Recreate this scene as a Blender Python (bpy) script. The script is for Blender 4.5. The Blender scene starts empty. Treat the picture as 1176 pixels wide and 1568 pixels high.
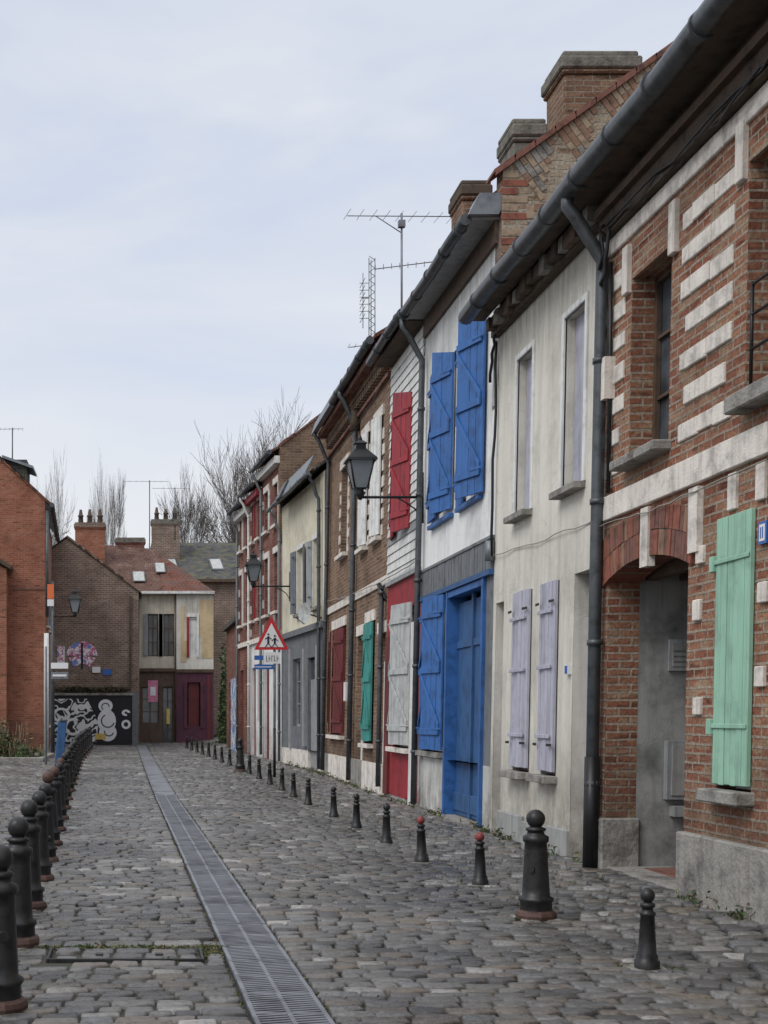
import bpy, math, random
from mathutils import Vector, Matrix
R=random.Random(7)
scene=bpy.context.scene
# ---------------------------------------------------------------- materials
def newmat(name):
    m=bpy.data.materials.new(name); m.use_nodes=True
    nt=m.node_tree; b=nt.nodes['Principled BSDF']; return m,nt,b
def N(nt,t,**k):
    n=nt.nodes.new(t)
    for a,v in k.items():
        if a in n.inputs: n.inputs[a].default_value=v
        else: setattr(n,a,v)
    return n
def ramp(nt,fac,stops):
    r=nt.nodes.new('ShaderNodeValToRGB'); e=r.color_ramp.elements
    e[0].position,e[0].color=stops[0][0],(*stops[0][1],1)
    e[1].position,e[1].color=stops[-1][0],(*stops[-1][1],1)
    for p,c in stops[1:-1]:
        x=e.new(p); x.color=(*c,1)
    nt.links.new(fac,r.inputs[0]); return r.outputs[0]
def g3(v): return (v,v,v)
def mix(nt,a,b,fac,mode='MIX'):
    m=nt.nodes.new('ShaderNodeMix'); m.data_type='RGBA'; m.blend_type=mode
    for i,x in ((0,fac),(6,a),(7,b)):
        if hasattr(x,'links'): nt.links.new(x,m.inputs[i])
        elif i==0: m.inputs[0].default_value=x
        else: m.inputs[i].default_value=(*x,1)
    return m.outputs[2]
def noise(nt,vec,scale,detail=4,rough=.6):
    n=N(nt,'ShaderNodeTexNoise',Scale=scale,Detail=detail,Roughness=rough)
    nt.links.new(vec,n.inputs['Vector']); return n.outputs['Fac']
def mapping(nt,out,scale=(1,1,1),loc=(0,0,0),rot=(0,0,0)):
    m=nt.nodes.new('ShaderNodeMapping'); m.inputs['Scale'].default_value=scale
    m.inputs['Location'].default_value=loc; m.inputs['Rotation'].default_value=rot
    nt.links.new(out,m.inputs['Vector']); return m.outputs[0]
def bump(nt,b,h,strength=.3,dist=.01):
    n=N(nt,'ShaderNodeBump',Strength=strength,Distance=dist); nt.links.new(h,n.inputs['Height'])
    nt.links.new(n.outputs[0],b.inputs['Normal']); return n
def zband(nt,tc,z0,z1,a0,a1,sc):
    sx=nt.nodes.new('ShaderNodeSeparateXYZ'); nt.links.new(tc,sx.inputs[0])
    mr=N(nt,'ShaderNodeMapRange'); nt.links.new(sx.outputs[2],mr.inputs[0]); mr.inputs[1].default_value=z0; mr.inputs[2].default_value=z1; mr.inputs[3].default_value=a0; mr.inputs[4].default_value=a1
    mm=nt.nodes.new('ShaderNodeMath'); mm.operation='MULTIPLY'; nt.links.new(mr.outputs[0],mm.inputs[0]); nt.links.new(ramp(nt,noise(nt,mapping(nt,tc,sc),1,7,.75),[(.33,g3(0)),(.62,g3(1))]),mm.inputs[1]); return mm.outputs[0]
def mat(name,c,rough=.75,metal=0,var=.3,scale=2.5,bs=60,bump_s=.25,streak=False,bd=.004,dirt=None,spec=.4):
    m,nt,b=newmat(name); tc=nt.nodes.new('ShaderNodeTexCoord').outputs['Object']
    n1=noise(nt,tc,scale,6,.65)
    lo=dirt if dirt else tuple(x*(1-var*1.3) for x in c); hi=tuple(min(1,x*(1+var*.35)) for x in c)
    col=ramp(nt,n1,[(.28,lo),(.5,c),(.75,hi)])
    if streak:
        n2=noise(nt,mapping(nt,tc,(6,6,.4)),1.8,6,.65)
        col=mix(nt,col,tuple(x*.42+.01 for x in c),ramp(nt,n2,[(.47,g3(0)),(.72,g3(.65))]))
        n4=noise(nt,mapping(nt,tc,(9,9,2.5)),3,6,.75)
        col=mix(nt,col,tuple(x*.5+.22 for x in c),ramp(nt,n4,[(.62,g3(0)),(.7,g3(.4))]))
    n3=noise(nt,tc,bs,3,.6)
    nt.links.new(col,b.inputs['Base Color'])
    rr=N(nt,'ShaderNodeMapRange'); nt.links.new(n1,rr.inputs[0]); rr.inputs[3].default_value=max(.05,rough-.12); rr.inputs[4].default_value=min(1,rough+.12)
    nt.links.new(rr.outputs[0],b.inputs['Roughness'])
    b.inputs['Metallic'].default_value=metal; b.inputs['Specular IOR Level'].default_value=spec
    if bump_s: bump(nt,b,n3,bump_s,bd)
    return m
def plaster(name,c,dirty=(.19,.17,.14),amt=.6,top=6.4):
    m,nt,b=newmat(name); tc=nt.nodes.new('ShaderNodeTexCoord').outputs['Object']
    n1=noise(nt,tc,.9,7,.72); col=ramp(nt,n1,[(.3,tuple(x*.68 for x in c)),(.52,c),(.8,tuple(min(1,x*1.05) for x in c))])
    n2=noise(nt,mapping(nt,tc,(5,5,.28)),1.3,7,.7)
    col=mix(nt,col,dirty,ramp(nt,n2,[(.46,g3(0)),(.82,g3(amt))]))
    col=mix(nt,col,dirty,zband(nt,tc,.1,1.5,1,0,(3,3,2)))
    col=mix(nt,col,dirty,zband(nt,tc,top-1.2,top,0,.65,(7,7,.7)))
    col=mix(nt,col,dirty,zband(nt,tc,4.0,3.1,0,.3,(6,6,.8)))
    vo=N(nt,'ShaderNodeTexVoronoi',feature='DISTANCE_TO_EDGE',Scale=.7); nd=N(nt,'ShaderNodeTexNoise',Scale=3.0,Detail=5.0); nt.links.new(tc,nd.inputs['Vector'])
    va=nt.nodes.new('ShaderNodeVectorMath'); va.operation='MULTIPLY_ADD'; nt.links.new(nd.outputs['Color'],va.inputs[0]); va.inputs[1].default_value=(.6,.6,.6); nt.links.new(tc,va.inputs[2]); nt.links.new(va.outputs[0],vo.inputs['Vector'])
    col=mix(nt,col,tuple(x*.55 for x in c),ramp(nt,vo.outputs['Distance'],[(.0,g3(.35)),(.008,g3(0))]))
    nt.links.new(col,b.inputs['Base Color']); b.inputs['Roughness'].default_value=.9; b.inputs['Specular IOR Level'].default_value=.2
    ad=nt.nodes.new('ShaderNodeMath'); ad.operation='ADD'; nt.links.new(noise(nt,tc,90,3),ad.inputs[0]); nt.links.new(noise(nt,tc,5,5),ad.inputs[1])
    bump(nt,b,ad.outputs[0],.5,.015); return m
def brick(name,c1,c2,mortar,rowh=.075,bw=.23,dark=.35,third=None,tpos=.58,ms=.009,warp=.02):
    m,nt,b=newmat(name); t=nt.nodes.new('ShaderNodeTexCoord'); uv=t.outputs['UV']; tc=t.outputs['Object']
    nn=N(nt,'ShaderNodeTexNoise',Scale=5.0,Detail=3.0); nt.links.new(uv,nn.inputs['Vector'])
    sc=nt.nodes.new('ShaderNodeVectorMath'); sc.operation='MULTIPLY_ADD'; nt.links.new(nn.outputs['Color'],sc.inputs[0])
    sc.inputs[1].default_value=(warp,warp*.75,0); nt.links.new(uv,sc.inputs[2])
    br=N(nt,'ShaderNodeTexBrick'); nt.links.new(sc.outputs[0],br.inputs['Vector'])
    br.inputs['Scale'].default_value=1; br.inputs['Brick Width'].default_value=bw; br.inputs['Row Height'].default_value=rowh
    br.inputs['Mortar Size'].default_value=ms; br.inputs['Mortar Smooth'].default_value=.3
    br.inputs['Color1'].default_value=(*c1,1); br.inputs['Color2'].default_value=(*c2,1); br.inputs['Mortar'].default_value=(*mortar,1)
    col=br.outputs['Color']
    if third:
        nz=noise(nt,mapping(nt,uv,(1/bw*.5,1/rowh*.5,1)),1.0,2,.5)
        col2=mix(nt,col,third,ramp(nt,nz,[(tpos,g3(0)),(tpos+.05,g3(.8))]))
        col2=mix(nt,col2,tuple(x*.42 for x in c1),ramp(nt,nz,[(.34,g3(.8)),(.40,g3(0))]))
        col=mix(nt,col2,mortar,br.outputs['Fac'])
    n2=noise(nt,uv,1.1,7,.7)
    col=mix(nt,col,tuple(x*dark for x in c1),ramp(nt,n2,[(.42,g3(0)),(.75,g3(.75))]))
    n6=noise(nt,mapping(nt,uv,(1,1,1),(7,3,0)),.8,7,.75); col=mix(nt,col,mortar,ramp(nt,n6,[(.57,g3(0)),(.78,g3(.4))]))
    col=mix(nt,col,(.07,.06,.045),zband(nt,tc,.5,1.7,.75,0,(2.5,2.5,2)))
    n4=noise(nt,uv,30,4,.7); col=mix(nt,col,ramp(nt,n4,[(.3,g3(.55)),(.7,g3(1.35))]),1,'MULTIPLY')
    nt.links.new(col,b.inputs['Base Color']); b.inputs['Roughness'].default_value=.9; b.inputs['Specular IOR Level'].default_value=.2
    iv=nt.nodes.new('ShaderNodeMath'); iv.operation='MULTIPLY_ADD'; nt.links.new(br.outputs['Fac'],iv.inputs[0]); iv.inputs[1].default_value=-1; nt.links.new(n4,iv.inputs[2])
    bump(nt,b,iv.outputs[0],.8,.015); return m
def glass(name,c=(.02,.025,.03)):
    m,nt,b=newmat(name); tc=nt.nodes.new('ShaderNodeTexCoord').outputs['Object']
    nt.links.new(ramp(nt,noise(nt,tc,1.5,2),[(.4,c),(.6,tuple(x*3+.02 for x in c))]),b.inputs['Base Color'])
    b.inputs['Roughness'].default_value=.08; b.inputs['Specular IOR Level'].default_value=.6; return m

M={}
M['brickA']=brick('old_red_brick',(.26,.095,.058),(.35,.185,.115),(.37,.31,.245),third=(.36,.25,.16),tpos=.55,dark=.38,ms=.012)
M['brickE']=brick('brown_brick',(.20,.12,.08),(.30,.185,.12),(.32,.27,.21),third=(.19,.09,.06),dark=.38)
M['brickL']=brick('orange_red_brick',(.34,.11,.065),(.40,.165,.10),(.34,.23,.17),dark=.4,third=(.24,.085,.055))
M['brickG']=brick('tan_brick',(.26,.165,.12),(.21,.13,.095),(.36,.32,.28),rowh=.09,bw=.26,dark=.4,third=(.34,.25,.19),ms=.015)
M['brickR']=brick('dark_red_brick',(.20,.068,.05),(.27,.12,.09),(.26,.2,.17),rowh=.085,bw=.25,dark=.4,third=(.28,.17,.13))
M['rubble']=brick('rubble_gable',(.34,.25,.17),(.27,.17,.12),(.38,.33,.26),rowh=.1,bw=.19,third=(.38,.32,.24),tpos=.44,dark=.5,ms=.02,warp=.08)
M['white']=plaster('white_render',(.82,.82,.80),amt=.28,top=7.9)
M['cream']=plaster('cream_render',(.73,.70,.62),amt=.38)
M['yellow']=plaster('yellow_cream_render',(.72,.67,.52),amt=.35,top=7.5)
M['cream2']=plaster('old_cream_render',(.62,.56,.45),amt=.55,top=7.2)
M['ochre']=plaster('ochre_render',(.62,.48,.29),amt=.3,top=7.2)
M['stone']=mat('pale_stone',(.72,.665,.60),.9,var=.4,scale=5,bs=40,bump_s=.6,streak=True,bd=.012)
M['stoneG']=mat('grey_stone',(.28,.265,.24),.9,var=.6,scale=4,bs=25,bump_s=.8,bd=.02,streak=True)
M['cap']=mat('weathered_chimney_cap',(.175,.16,.135),.95,var=.5,scale=5,bs=25,bump_s=.8,bd=.02,streak=True)
M['concrete']=mat('concrete',(.32,.32,.31),.9,var=.5,scale=1.8,bs=50,bump_s=.4,streak=True,bd=.01)
M['zinc']=mat('dark_zinc',(.095,.103,.11),.45,.4,var=.5,scale=7,bs=80,bump_s=.1,streak=True)
M['zincL']=mat('grey_zinc',(.20,.215,.23),.5,.4,var=.4,scale=4,bump_s=.1)
M['cable']=mat('grey_cable',(.3,.29,.26),.7,var=.3,bump_s=0)
M['black']=mat('black_metal',(.02,.02,.022),.4,.3,var=.3,bump_s=.15)
M['soot']=mat('dark_timber',(.085,.062,.045),.9,var=.6,scale=6,bs=30,bump_s=.6,bd=.012)
M['blue']=mat('blue_paint',(.035,.13,.37),.55,var=.4,scale=5,bs=60,bump_s=.2,streak=True)
M['blueD']=mat('dark_blue_paint',(.032,.10,.24),.55,var=.35,scale=4,bump_s=.2,streak=True)
M['red']=mat('red_paint',(.31,.025,.035),.55,var=.4,scale=4,bump_s=.1,streak=True)
M['redD']=mat('dark_red_paint',(.13,.025,.025),.55,var=.35,bump_s=.1)
M['lav']=mat('lavender_grey_paint',(.43,.425,.50),.6,var=.25,scale=4,bump_s=.1,streak=True)
M['green']=mat('pale_green_paint',(.30,.52,.39),.55,var=.25,scale=4,bump_s=.12,streak=True)
M['teal']=mat('teal_paint',(.05,.27,.24),.5,var=.25,bump_s=.1,streak=True)
M['whitep']=mat('white_paint',(.72,.72,.69),.55,var=.25,scale=5,bump_s=.08,streak=True)
M['greyp']=mat('grey_paint',(.31,.32,.32),.6,var=.3,scale=5,bump_s=.1,streak=True)
M['greyl']=mat('pale_grey_paint',(.45,.46,.45),.6,var=.3,scale=5,bump_s=.1,streak=True)
M['greyb']=mat('grey_boards',(.16,.17,.18),.7,var=.35,scale=6,bump_s=.2,streak=True)
M['purple']=mat('purple_paint',(.10,.028,.05),.6,var=.5,bump_s=.1,streak=True)
M['brownw']=mat('brown_timber',(.10,.065,.045),.7,var=.5,scale=6,bump_s=.3)
M['glass']=glass('window_glass')
M['slate']=brick('slate_roof',(.085,.088,.09),(.13,.13,.125),(.05,.05,.05),rowh=.16,bw=.22,third=(.17,.15,.08),tpos=.52,dark=.6)
M['tile']=brick('clay_roof_tiles',(.21,.085,.06),(.17,.08,.06),(.09,.04,.03),rowh=.24,bw=.2,dark=.4,third=(.14,.10,.09),tpos=.5)
M['tileB']=brick('brown_roof_tiles',(.17,.095,.075),(.15,.085,.07),(.08,.05,.04),rowh=.24,bw=.2,dark=.4,third=(.22,.15,.12))
M['terra']=mat('terracotta',(.20,.09,.065),.9,var=.6,scale=6,streak=True)
M['tarmac']=mat('joint_earth',(.05,.047,.038),.95,var=.5,scale=6,bs=50,bump_s=.6,dirt=(.03,.045,.018))
M['iron']=mat('cast_iron_paint',(.026,.026,.026),.40,.2,var=.6,scale=14,bs=90,bump_s=.3)
M['rust']=mat('worn_brown_iron',(.09,.05,.04),.6,.2,var=.5,scale=10,bump_s=.3)
M['redtop']=mat('faded_red_paint',(.25,.05,.045),.5,var=.5,scale=14)
M['grate']=mat('galvanised_grate',(.25,.26,.28),.42,.55,var=.55,scale=2.2,bs=60,bump_s=.2)
M['bark']=mat('bare_bark',(.11,.09,.078),.95,var=.3)
M['leafA']=mat('leaf_dark',(.035,.06,.02),.7,var=.4,bump_s=0)
M['leafB']=mat('leaf_light',(.09,.13,.04),.7,var=.4,bump_s=0)
M['leafC']=mat('dry_stem',(.16,.12,.07),.8,var=.4,bump_s=0)
M['blackw']=mat('black_wall_paint',(.02,.02,.022),.7,var=.3)
M['signw']=mat('sign_white',(.75,.75,.75),.35,var=.08,bump_s=0)
M['signr']=mat('sign_red',(.55,.03,.035),.35,var=.08,bump_s=0)
M['signb']=mat('sign_blue',(.03,.12,.40),.35,var=.05,bump_s=0)
M['orange']=mat('sign_orange',(.7,.16,.05),.4,var=.05,bump_s=0)
M['pink']=mat('poster_pink',(.6,.22,.33),.6,var=.4,scale=8,bump_s=0)
M['yel']=mat('poster_yellow',(.65,.45,.12),.6,var=.3,scale=8,bump_s=0)
M['cloth']=mat('lamp_glass',(.22,.24,.25),.2,var=.2,bump_s=0)
M['archb']=mat('arch_brick_a',(.25,.09,.06),.9,var=.5,scale=9,bs=50,bump_s=.6)
M['archb2']=mat('arch_brick_b',(.18,.085,.065),.9,var=.5,scale=9,bs=50,bump_s=.6)
M['archc']=mat('gable_brick_tan',(.33,.25,.175),.9,var=.5,scale=9,bs=50,bump_s=.6)
M['archd']=mat('gable_brick_brown',(.25,.15,.10),.9,var=.5,scale=9,bs=50,bump_s=.6)
def cobmat():
    m,nt,b=newmat('stone_setts'); tc=nt.nodes.new('ShaderNodeTexCoord').outputs['Object']
    ge=nt.nodes.new('ShaderNodeNewGeometry').outputs['Random Per Island']
    c=ramp(nt,ge,[(0,(.050,.048,.048)),(.25,(.095,.091,.088)),(.55,(.135,.129,.123)),(.75,(.125,.102,.080)),(.85,(.11,.112,.115)),(.94,(.18,.172,.162)),(1,(.29,.275,.26))])
    n1=noise(nt,tc,22,6,.75); c=mix(nt,c,ramp(nt,n1,[(.3,g3(.48)),(.7,g3(1.5))]),1,'MULTIPLY')
    n2=noise(nt,tc,.55,6,.65); c=mix(nt,c,ramp(nt,n2,[(.34,g3(.5)),(.6,g3(1.2))]),1,'MULTIPLY')
    n5=noise(nt,tc,1.7,6,.75); c=mix(nt,c,(.05,.058,.025),ramp(nt,n5,[(.55,g3(0)),(.75,g3(.5))]))
    n6=noise(nt,mapping(nt,tc,(1,1,1),(5,9,0)),1.1,6,.75); c=mix(nt,c,(.085,.065,.045),ramp(nt,n6,[(.52,g3(0)),(.72,g3(.5))]))
    nt.links.new(c,b.inputs['Base Color'])
    ad=nt.nodes.new('ShaderNodeMath'); ad.operation='MULTIPLY'; nt.links.new(n1,ad.inputs[0]); nt.links.new(n2,ad.inputs[1])
    mr=N(nt,'ShaderNodeMapRange'); nt.links.new(ad.outputs[0],mr.inputs[0]); mr.inputs[1].default_value=.15; mr.inputs[2].default_value=.36; mr.inputs[3].default_value=.14; mr.inputs[4].default_value=.58
    nt.links.new(mr.outputs[0],b.inputs['Roughness']); b.inputs['Specular IOR Level'].default_value=.6
    bump(nt,b,noise(nt,tc,40,6,.75),.65,.012); return m
M['cobble']=cobmat()
def graff(name,base,ink,scale=1.6,th=.5,wdt=.06,col2=None):
    m,nt,b=newmat(name); t=nt.nodes.new('ShaderNodeTexCoord'); uv=t.outputs['UV']
    n=noise(nt,uv,scale,1.5,.4)
    c=ramp(nt,n,[(th-wdt-.01,base),(th-wdt,ink),(th,ink),(th+.008,base),(th+.07,base),(th+.078,ink),(.95,ink)])
    if col2: c=mix(nt,c,col2,ramp(nt,noise(nt,uv,scale*.7,1),[(.6,g3(0)),(.62,g3(.85))]))
    nt.links.new(c,b.inputs['Base Color']); b.inputs['Roughness'].default_value=.7; return m
M['graf']=graff('graffiti_black_white',(.02,.02,.02),(.7,.7,.68),2.2)
M['grafB']=graff('graffiti_blue_white',(.6,.62,.62),(.08,.2,.45),2.2,col2=(.5,.12,.06))
M['mural']=graff('mural_pink_white',(.7,.68,.7),(.5,.14,.25),3.5,col2=(.08,.2,.5))
# ---------------------------------------------------------------- geometry helpers
class Frame:
    def __init__(s,b=(0,0),d=(1,0),n=(0,1),lean=0):
        l=math.hypot(*d); s.b=b; s.d=(d[0]/l,d[1]/l); l=math.hypot(*n); s.n=(n[0]/l,n[1]/l); s.lean=lean
    def P(s,p):
        a,d,z=p; dd=d+s.lean*max(z,0)
        return (s.b[0]+s.d[0]*a+s.n[0]*dd, s.b[1]+s.d[1]*a+s.n[1]*dd, z)
W=Frame()
RT=Frame((4.4,0),(0,1),(1,0),.02)  # right-hand terrace: s = distance along the street
class MB:
    def __init__(s,fr=W): s.v=[];s.f=[];s.mi=[];s.sm=[];s.mats=[];s.fr=fr
    def _m(s,m):
        if m not in s.mats: s.mats.append(m)
        return s.mats.index(m)
    def face(s,pts,m,sm=False):
        i=len(s.v); s.v+= [tuple(p) for p in pts]; s.f.append(tuple(range(i,i+len(pts)))); s.mi.append(s._m(m)); s.sm.append(sm)
    def boxT(s,fn,x0,x1,y0,y1,z0,z1,m):
        i=len(s.v); s.v+=[tuple(fn(x,y,z)) for z in (z0,z1) for y in (y0,y1) for x in (x0,x1)]
        for q in ((0,2,3,1),(4,5,7,6),(0,1,5,4),(2,6,7,3),(0,4,6,2),(1,3,7,5)):
            s.f.append(tuple(i+k for k in q)); s.mi.append(s._m(m)); s.sm.append(False)
    def box(s,x0,x1,y0,y1,z0,z1,m): s.boxT(lambda x,y,z:(x,y,z),x0,x1,y0,y1,z0,z1,m)
    def tube(s,pts,r,m,n=8,cap=True):
        pts=[Vector(p) for p in pts]; k=len(pts); rr=r if isinstance(r,(list,tuple)) else [r]*k
        i0=len(s.v); up=None
        for j,p in enumerate(pts):
            t=(pts[min(j+1,k-1)]-pts[max(j-1,0)])
            if t.length<1e-6: t=Vector((0,0,1))
            t.normalize()
            if up is None: up=Vector((0,0,1)) if abs(t.z)<.9 else Vector((1,0,0))
            a=t.cross(up)
            if a.length<1e-4: a=t.cross(Vector((0,1,0)))
            a.normalize(); b=a.cross(t)
            up=b
            for q in range(n):
                an=2*math.pi*q/n; s.v.append(tuple(p+(a*math.cos(an)+b*math.sin(an))*rr[j]))
        mi=s._m(m)
        for j in range(k-1):
            for q in range(n):
                a=i0+j*n+q; b=i0+j*n+(q+1)%n
                s.f.append((a,b,b+n,a+n)); s.mi.append(mi); s.sm.append(True)
        if cap:
            s.f.append(tuple(i0+q for q in range(n))[::-1]); s.mi.append(mi); s.sm.append(False)
            s.f.append(tuple(i0+(k-1)*n+q for q in range(n))); s.mi.append(mi); s.sm.append(False)
    def lathe(s,c,prof,m,n=16,sm=True):
        i0=len(s.v); mi=s._m(m)
        for r,z in prof:
            for q in range(n):
                an=2*math.pi*q/n; s.v.append((c[0]+r*math.cos(an),c[1]+r*math.sin(an),c[2]+z))
        for j in range(len(prof)-1):
            for q in range(n):
                a=i0+j*n+q; b=i0+j*n+(q+1)%n; s.f.append((a,b,b+n,a+n)); s.mi.append(mi); s.sm.append(sm)
        s.f.append(tuple(i0+(len(prof)-1)*n+q for q in range(n))); s.mi.append(mi); s.sm.append(False)
    def build(s,name,parent=None,bevel=0):
        me=bpy.data.meshes.new(name); me.from_pydata([s.fr.P(p) for p in s.v],[],s.f)
        for m in s.mats: me.materials.append(m)
        me.polygons.foreach_set('material_index',s.mi); me.polygons.foreach_set('use_smooth',s.sm)
        uv=me.uv_layers.new(name='UVMap'); data=[0.0]*(2*len(me.loops)); li=0
        for f in s.f:
            nx=ny=nz=0
            for k in range(len(f)):
                a=s.v[f[k]]; b=s.v[f[(k+1)%len(f)]]
                nx+=(a[1]-b[1])*(a[2]+b[2]); ny+=(a[2]-b[2])*(a[0]+b[0]); nz+=(a[0]-b[0])*(a[1]+b[1])
            ax,ay,az=abs(nx),abs(ny),abs(nz)
            for k in f:
                p=s.v[k]
                if ay>=ax and ay>=az*.6: q=(p[0],p[2])
                elif ax>=az*.6: q=(p[1],p[2])
                else: q=(p[0],p[1])
                data[li]=q[0]+20; data[li+1]=q[1]+20; li+=2
        uv.data.foreach_set('uv',data); me.update()
        o=bpy.data.objects.new(name,me); scene.collection.objects.link(o)
        if parent:
            o.parent=parent; o.matrix_parent_inverse=Matrix.Translation(-parent.location)
        if bevel:
            b=o.modifiers.new('bevel','BEVEL'); b.width=bevel; b.segments=1; b.limit_method='ANGLE'
        return o
def empty(name,loc=(0,0,0)):
    e=bpy.data.objects.new(name,None); e.location=loc; e.empty_display_size=.5; scene.collection.objects.link(e); return e
def wall(mb,s0,s1,z0,z1,ops,m,depth=.22,rm=None,d=0):
    ss=sorted({s0,s1,*[o[0] for o in ops],*[o[1] for o in ops]}); zz=sorted({z0,z1,*[o[2] for o in ops],*[o[3] for o in ops]})
    for i in range(len(ss)-1):
        for j in range(len(zz)-1):
            a,b,c,e=ss[i],ss[i+1],zz[j],zz[j+1]
            if a<s0 or b>s1 or c<z0 or e>z1: continue
            cx,cz=(a+b)/2,(c+e)/2
            if any(o[0]<cx<o[1] and o[2]<cz<o[3] for o in ops): continue
            mb.face([(a,d,c),(b,d,c),(b,d,e),(a,d,e)],m)
    for a,b,c,e in ops:
        r=rm or m; D=d+depth
        mb.face([(a,d,c),(a,D,c),(a,D,e),(a,d,e)],r); mb.face([(b,d,c),(b,D,c),(b,D,e),(b,d,e)],r)
        mb.face([(a,d,e),(b,d,e),(b,D,e),(a,D,e)],r); mb.face([(a,d,c),(b,d,c),(b,D,c),(a,D,c)],r)
def window(mb,a,b,c,e,fm,D=.2,w=.055,bars=2,gl=None):
    gl=gl or M['glass']
    mb.face([(a,D,c),(b,D,c),(b,D,e),(a,D,e)],gl)
    for x0,x1,z0,z1 in ((a,a+w,c,e),(b-w,b,c,e),(a+w,b-w,c,c+w),(a+w,b-w,e-w,e),((a+b)/2-w*.5,(a+b)/2+w*.5,c+w,e-w)):
        mb.box(x0,x1,D-.05,D-.004,z0,z1,fm)
    for k in range(bars):
        z=c+(e-c)*(k+1)/(bars+1); mb.box(a+w,(a+b)/2-w*.5,D-.035,D-.004,z-.015,z+.015,fm); mb.box((a+b)/2+w*.5,b-w,D-.035,D-.004,z-.015,z+.015,fm)
def leaf(mb,hs,sgn,w,z0,z1,m,ang=0,planks=4,slope=0,brace=True,d0=-.03,hinge=True):
    ca,sa=math.cos(ang),math.sin(ang)
    def fn(t,y,z):
        zz=z+(slope*t if z>z1-.2 else 0)
        return (hs+sgn*t*ca, d0-t*sa+y, zz)
    g=.010; pw=w/planks
    for i in range(planks):
        o=R.uniform(0,.008); mb.boxT(fn,i*pw+g/2,(i+1)*pw-g/2,-.03-o,0-o*.2,z0+R.uniform(0,.01),z1,m)
    if brace:
        h=z1-z0
        zs=(z0+h*.1,z0+h*.5,z0+h*.86) if h>1.8 else (z0+h*.14,z0+h*.8)
        for z in zs: mb.boxT(fn,.03,w-.03,-.064,-.039,z,z+.09,m)
        for q in range(len(zs)-1):
            za,zb=zs[q]+.09,zs[q+1]
            def f2(t,y,z,za=za,zb=zb):
                k=(t-.03)/(w-.06); p=fn(t,y,0); return (p[0],p[1],za+k*(zb-za-.09)+z)
            mb.boxT(f2,.03,w-.03,-.060,-.040,0,.085,m)
    if hinge:
        for z in (z0+(z1-z0)*.12,z0+(z1-z0)*.87): mb.boxT(fn,-.05,w*.35,-.072,-.066,z+.03,z+.06,m if brace else M['black'])
def sill(mb,a,b,z,m,out=.12,h=.08): mb.box(a-.06,b+.06,-out,.1,z-h,z,m)
def roof(mb,s0,s1,ze,pitch,dr,m,over=.38,th=.07):
    zr=ze+pitch*(dr+over)
    for sgn in (0,1):
        f=(lambda d:d) if not sgn else (lambda d:2*dr-d)
        p=[(s0,f(-over),ze),(s1,f(-over),ze),(s1,f(dr),zr),(s0,f(dr),zr)]
        mb.face(p,m); mb.face([(a,b,c+th) for a,b,c in p],m)
        mb.face([p[0],p[1],(p[1][0],p[1][1],ze+th),(p[0][0],p[0][1],ze+th)],m)
    for s in (s0,s1): mb.face([(s,-over,ze),(s,-over,ze+th),(s,dr,zr+th),(s,2*dr+over,ze+th),(s,2*dr+over,ze),(s,dr,zr)],m)
def shell(mb,s0,s1,z1,dr,pitch,m):
    zr=z1+pitch*dr
    for s in (s0,s1): mb.face([(s,0,-.3),(s,2*dr,-.3),(s,2*dr,z1),(s,dr,zr),(s,0,z1)],m)
    mb.face([(s0,2*dr,-.3),(s1,2*dr,-.3),(s1,2*dr,z1),(s0,2*dr,z1)],m)
def gutter(mb,s0,s1,z,d=-.42,r=.085,m=None,br=.9):
    m=m or M['zinc']
    n=max(2,int((s1-s0)/1.0)); pts=[(s0+(s1-s0)*i/n,d,z+.018*math.sin(i*2.1)) for i in range(n+1)]
    mb.tube(pts,r,m,12)
    s=s0+.3
    while s<s1: mb.tube([(s-.02,d,z),(s+.02,d,z)],r+.014,m,12); s+=br
def downpipe(mb,s,z0,ztop,d=-.09,r=.055,m=None,gd=-.42,gz=None):
    m=m or M['zinc']; gz=gz or ztop+.45
    mb.tube([(s,gd,gz),(s,gd,gz-.12),(s,gd+.08,gz-.22),(s,d-.06,ztop+.1),(s,d,ztop),(s,d,ztop-.2),(s+.01,d,(z0+ztop)/2),(s,d,z0)],r,m,10)
    z=z0+.8
    while z<ztop: mb.tube([(s,d,z),(s,d,z+.05)],r+.014,m,10); z+=1.35
def wire(mb,p0,p1,sag=.05,r=.009,m=None,n=8,wob=.015):
    pts=[]
    for i in range(n+1):
        t=i/n; pts.append(tuple(a+(b-a)*t+(R.uniform(-wob,wob) if 0<i<n and k else 0)-(sag*4*t*(1-t) if k==2 else 0) for k,(a,b) in enumerate(zip(p0,p1))))
    mb.tube(pts,r,m or M['black'],5)
def interp(t,pts):
    if t<=pts[0][0]: return pts[0][1]
    for (a,b),(c,d) in zip(pts,pts[1:]):
        if t<=c: return b+(d-b)*(t-a)/(c-a)
    return pts[-1][1]
def foliage(mb,c,r,n,size,mats,stems=0):
    for _ in range(n):
        while True:
            p=[R.uniform(-1,1) for _ in range(3)]
            if sum(x*x for x in p)<1: break
        k=1+.25*math.sin(p[0]*7+c[0])+.2*math.sin(p[1]*9)
        p=Vector((c[0]+p[0]*r[0]*k,c[1]+p[1]*r[1]*k,c[2]+abs(p[2])*r[2]*k))
        a=Vector([R.gauss(0,1) for _ in range(3)]).normalized()*size*R.uniform(.6,1.3); b=a.cross(Vector([R.gauss(0,1) for _ in range(3)])).normalized()*size*.5
        mb.face([p-a,p+b,p+a,p-b],R.choice(mats))
    for _ in range(stems):
        x=c[0]+R.uniform(-1,1)*r[0]; y=c[1]+R.uniform(-1,1)*r[1]
        mb.tube([(x,y,c[2]),(x+R.uniform(-.1,.1),y,c[2]+r[2]*R.uniform(.8,1.3))],.01,M['leafC'],4)
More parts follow.
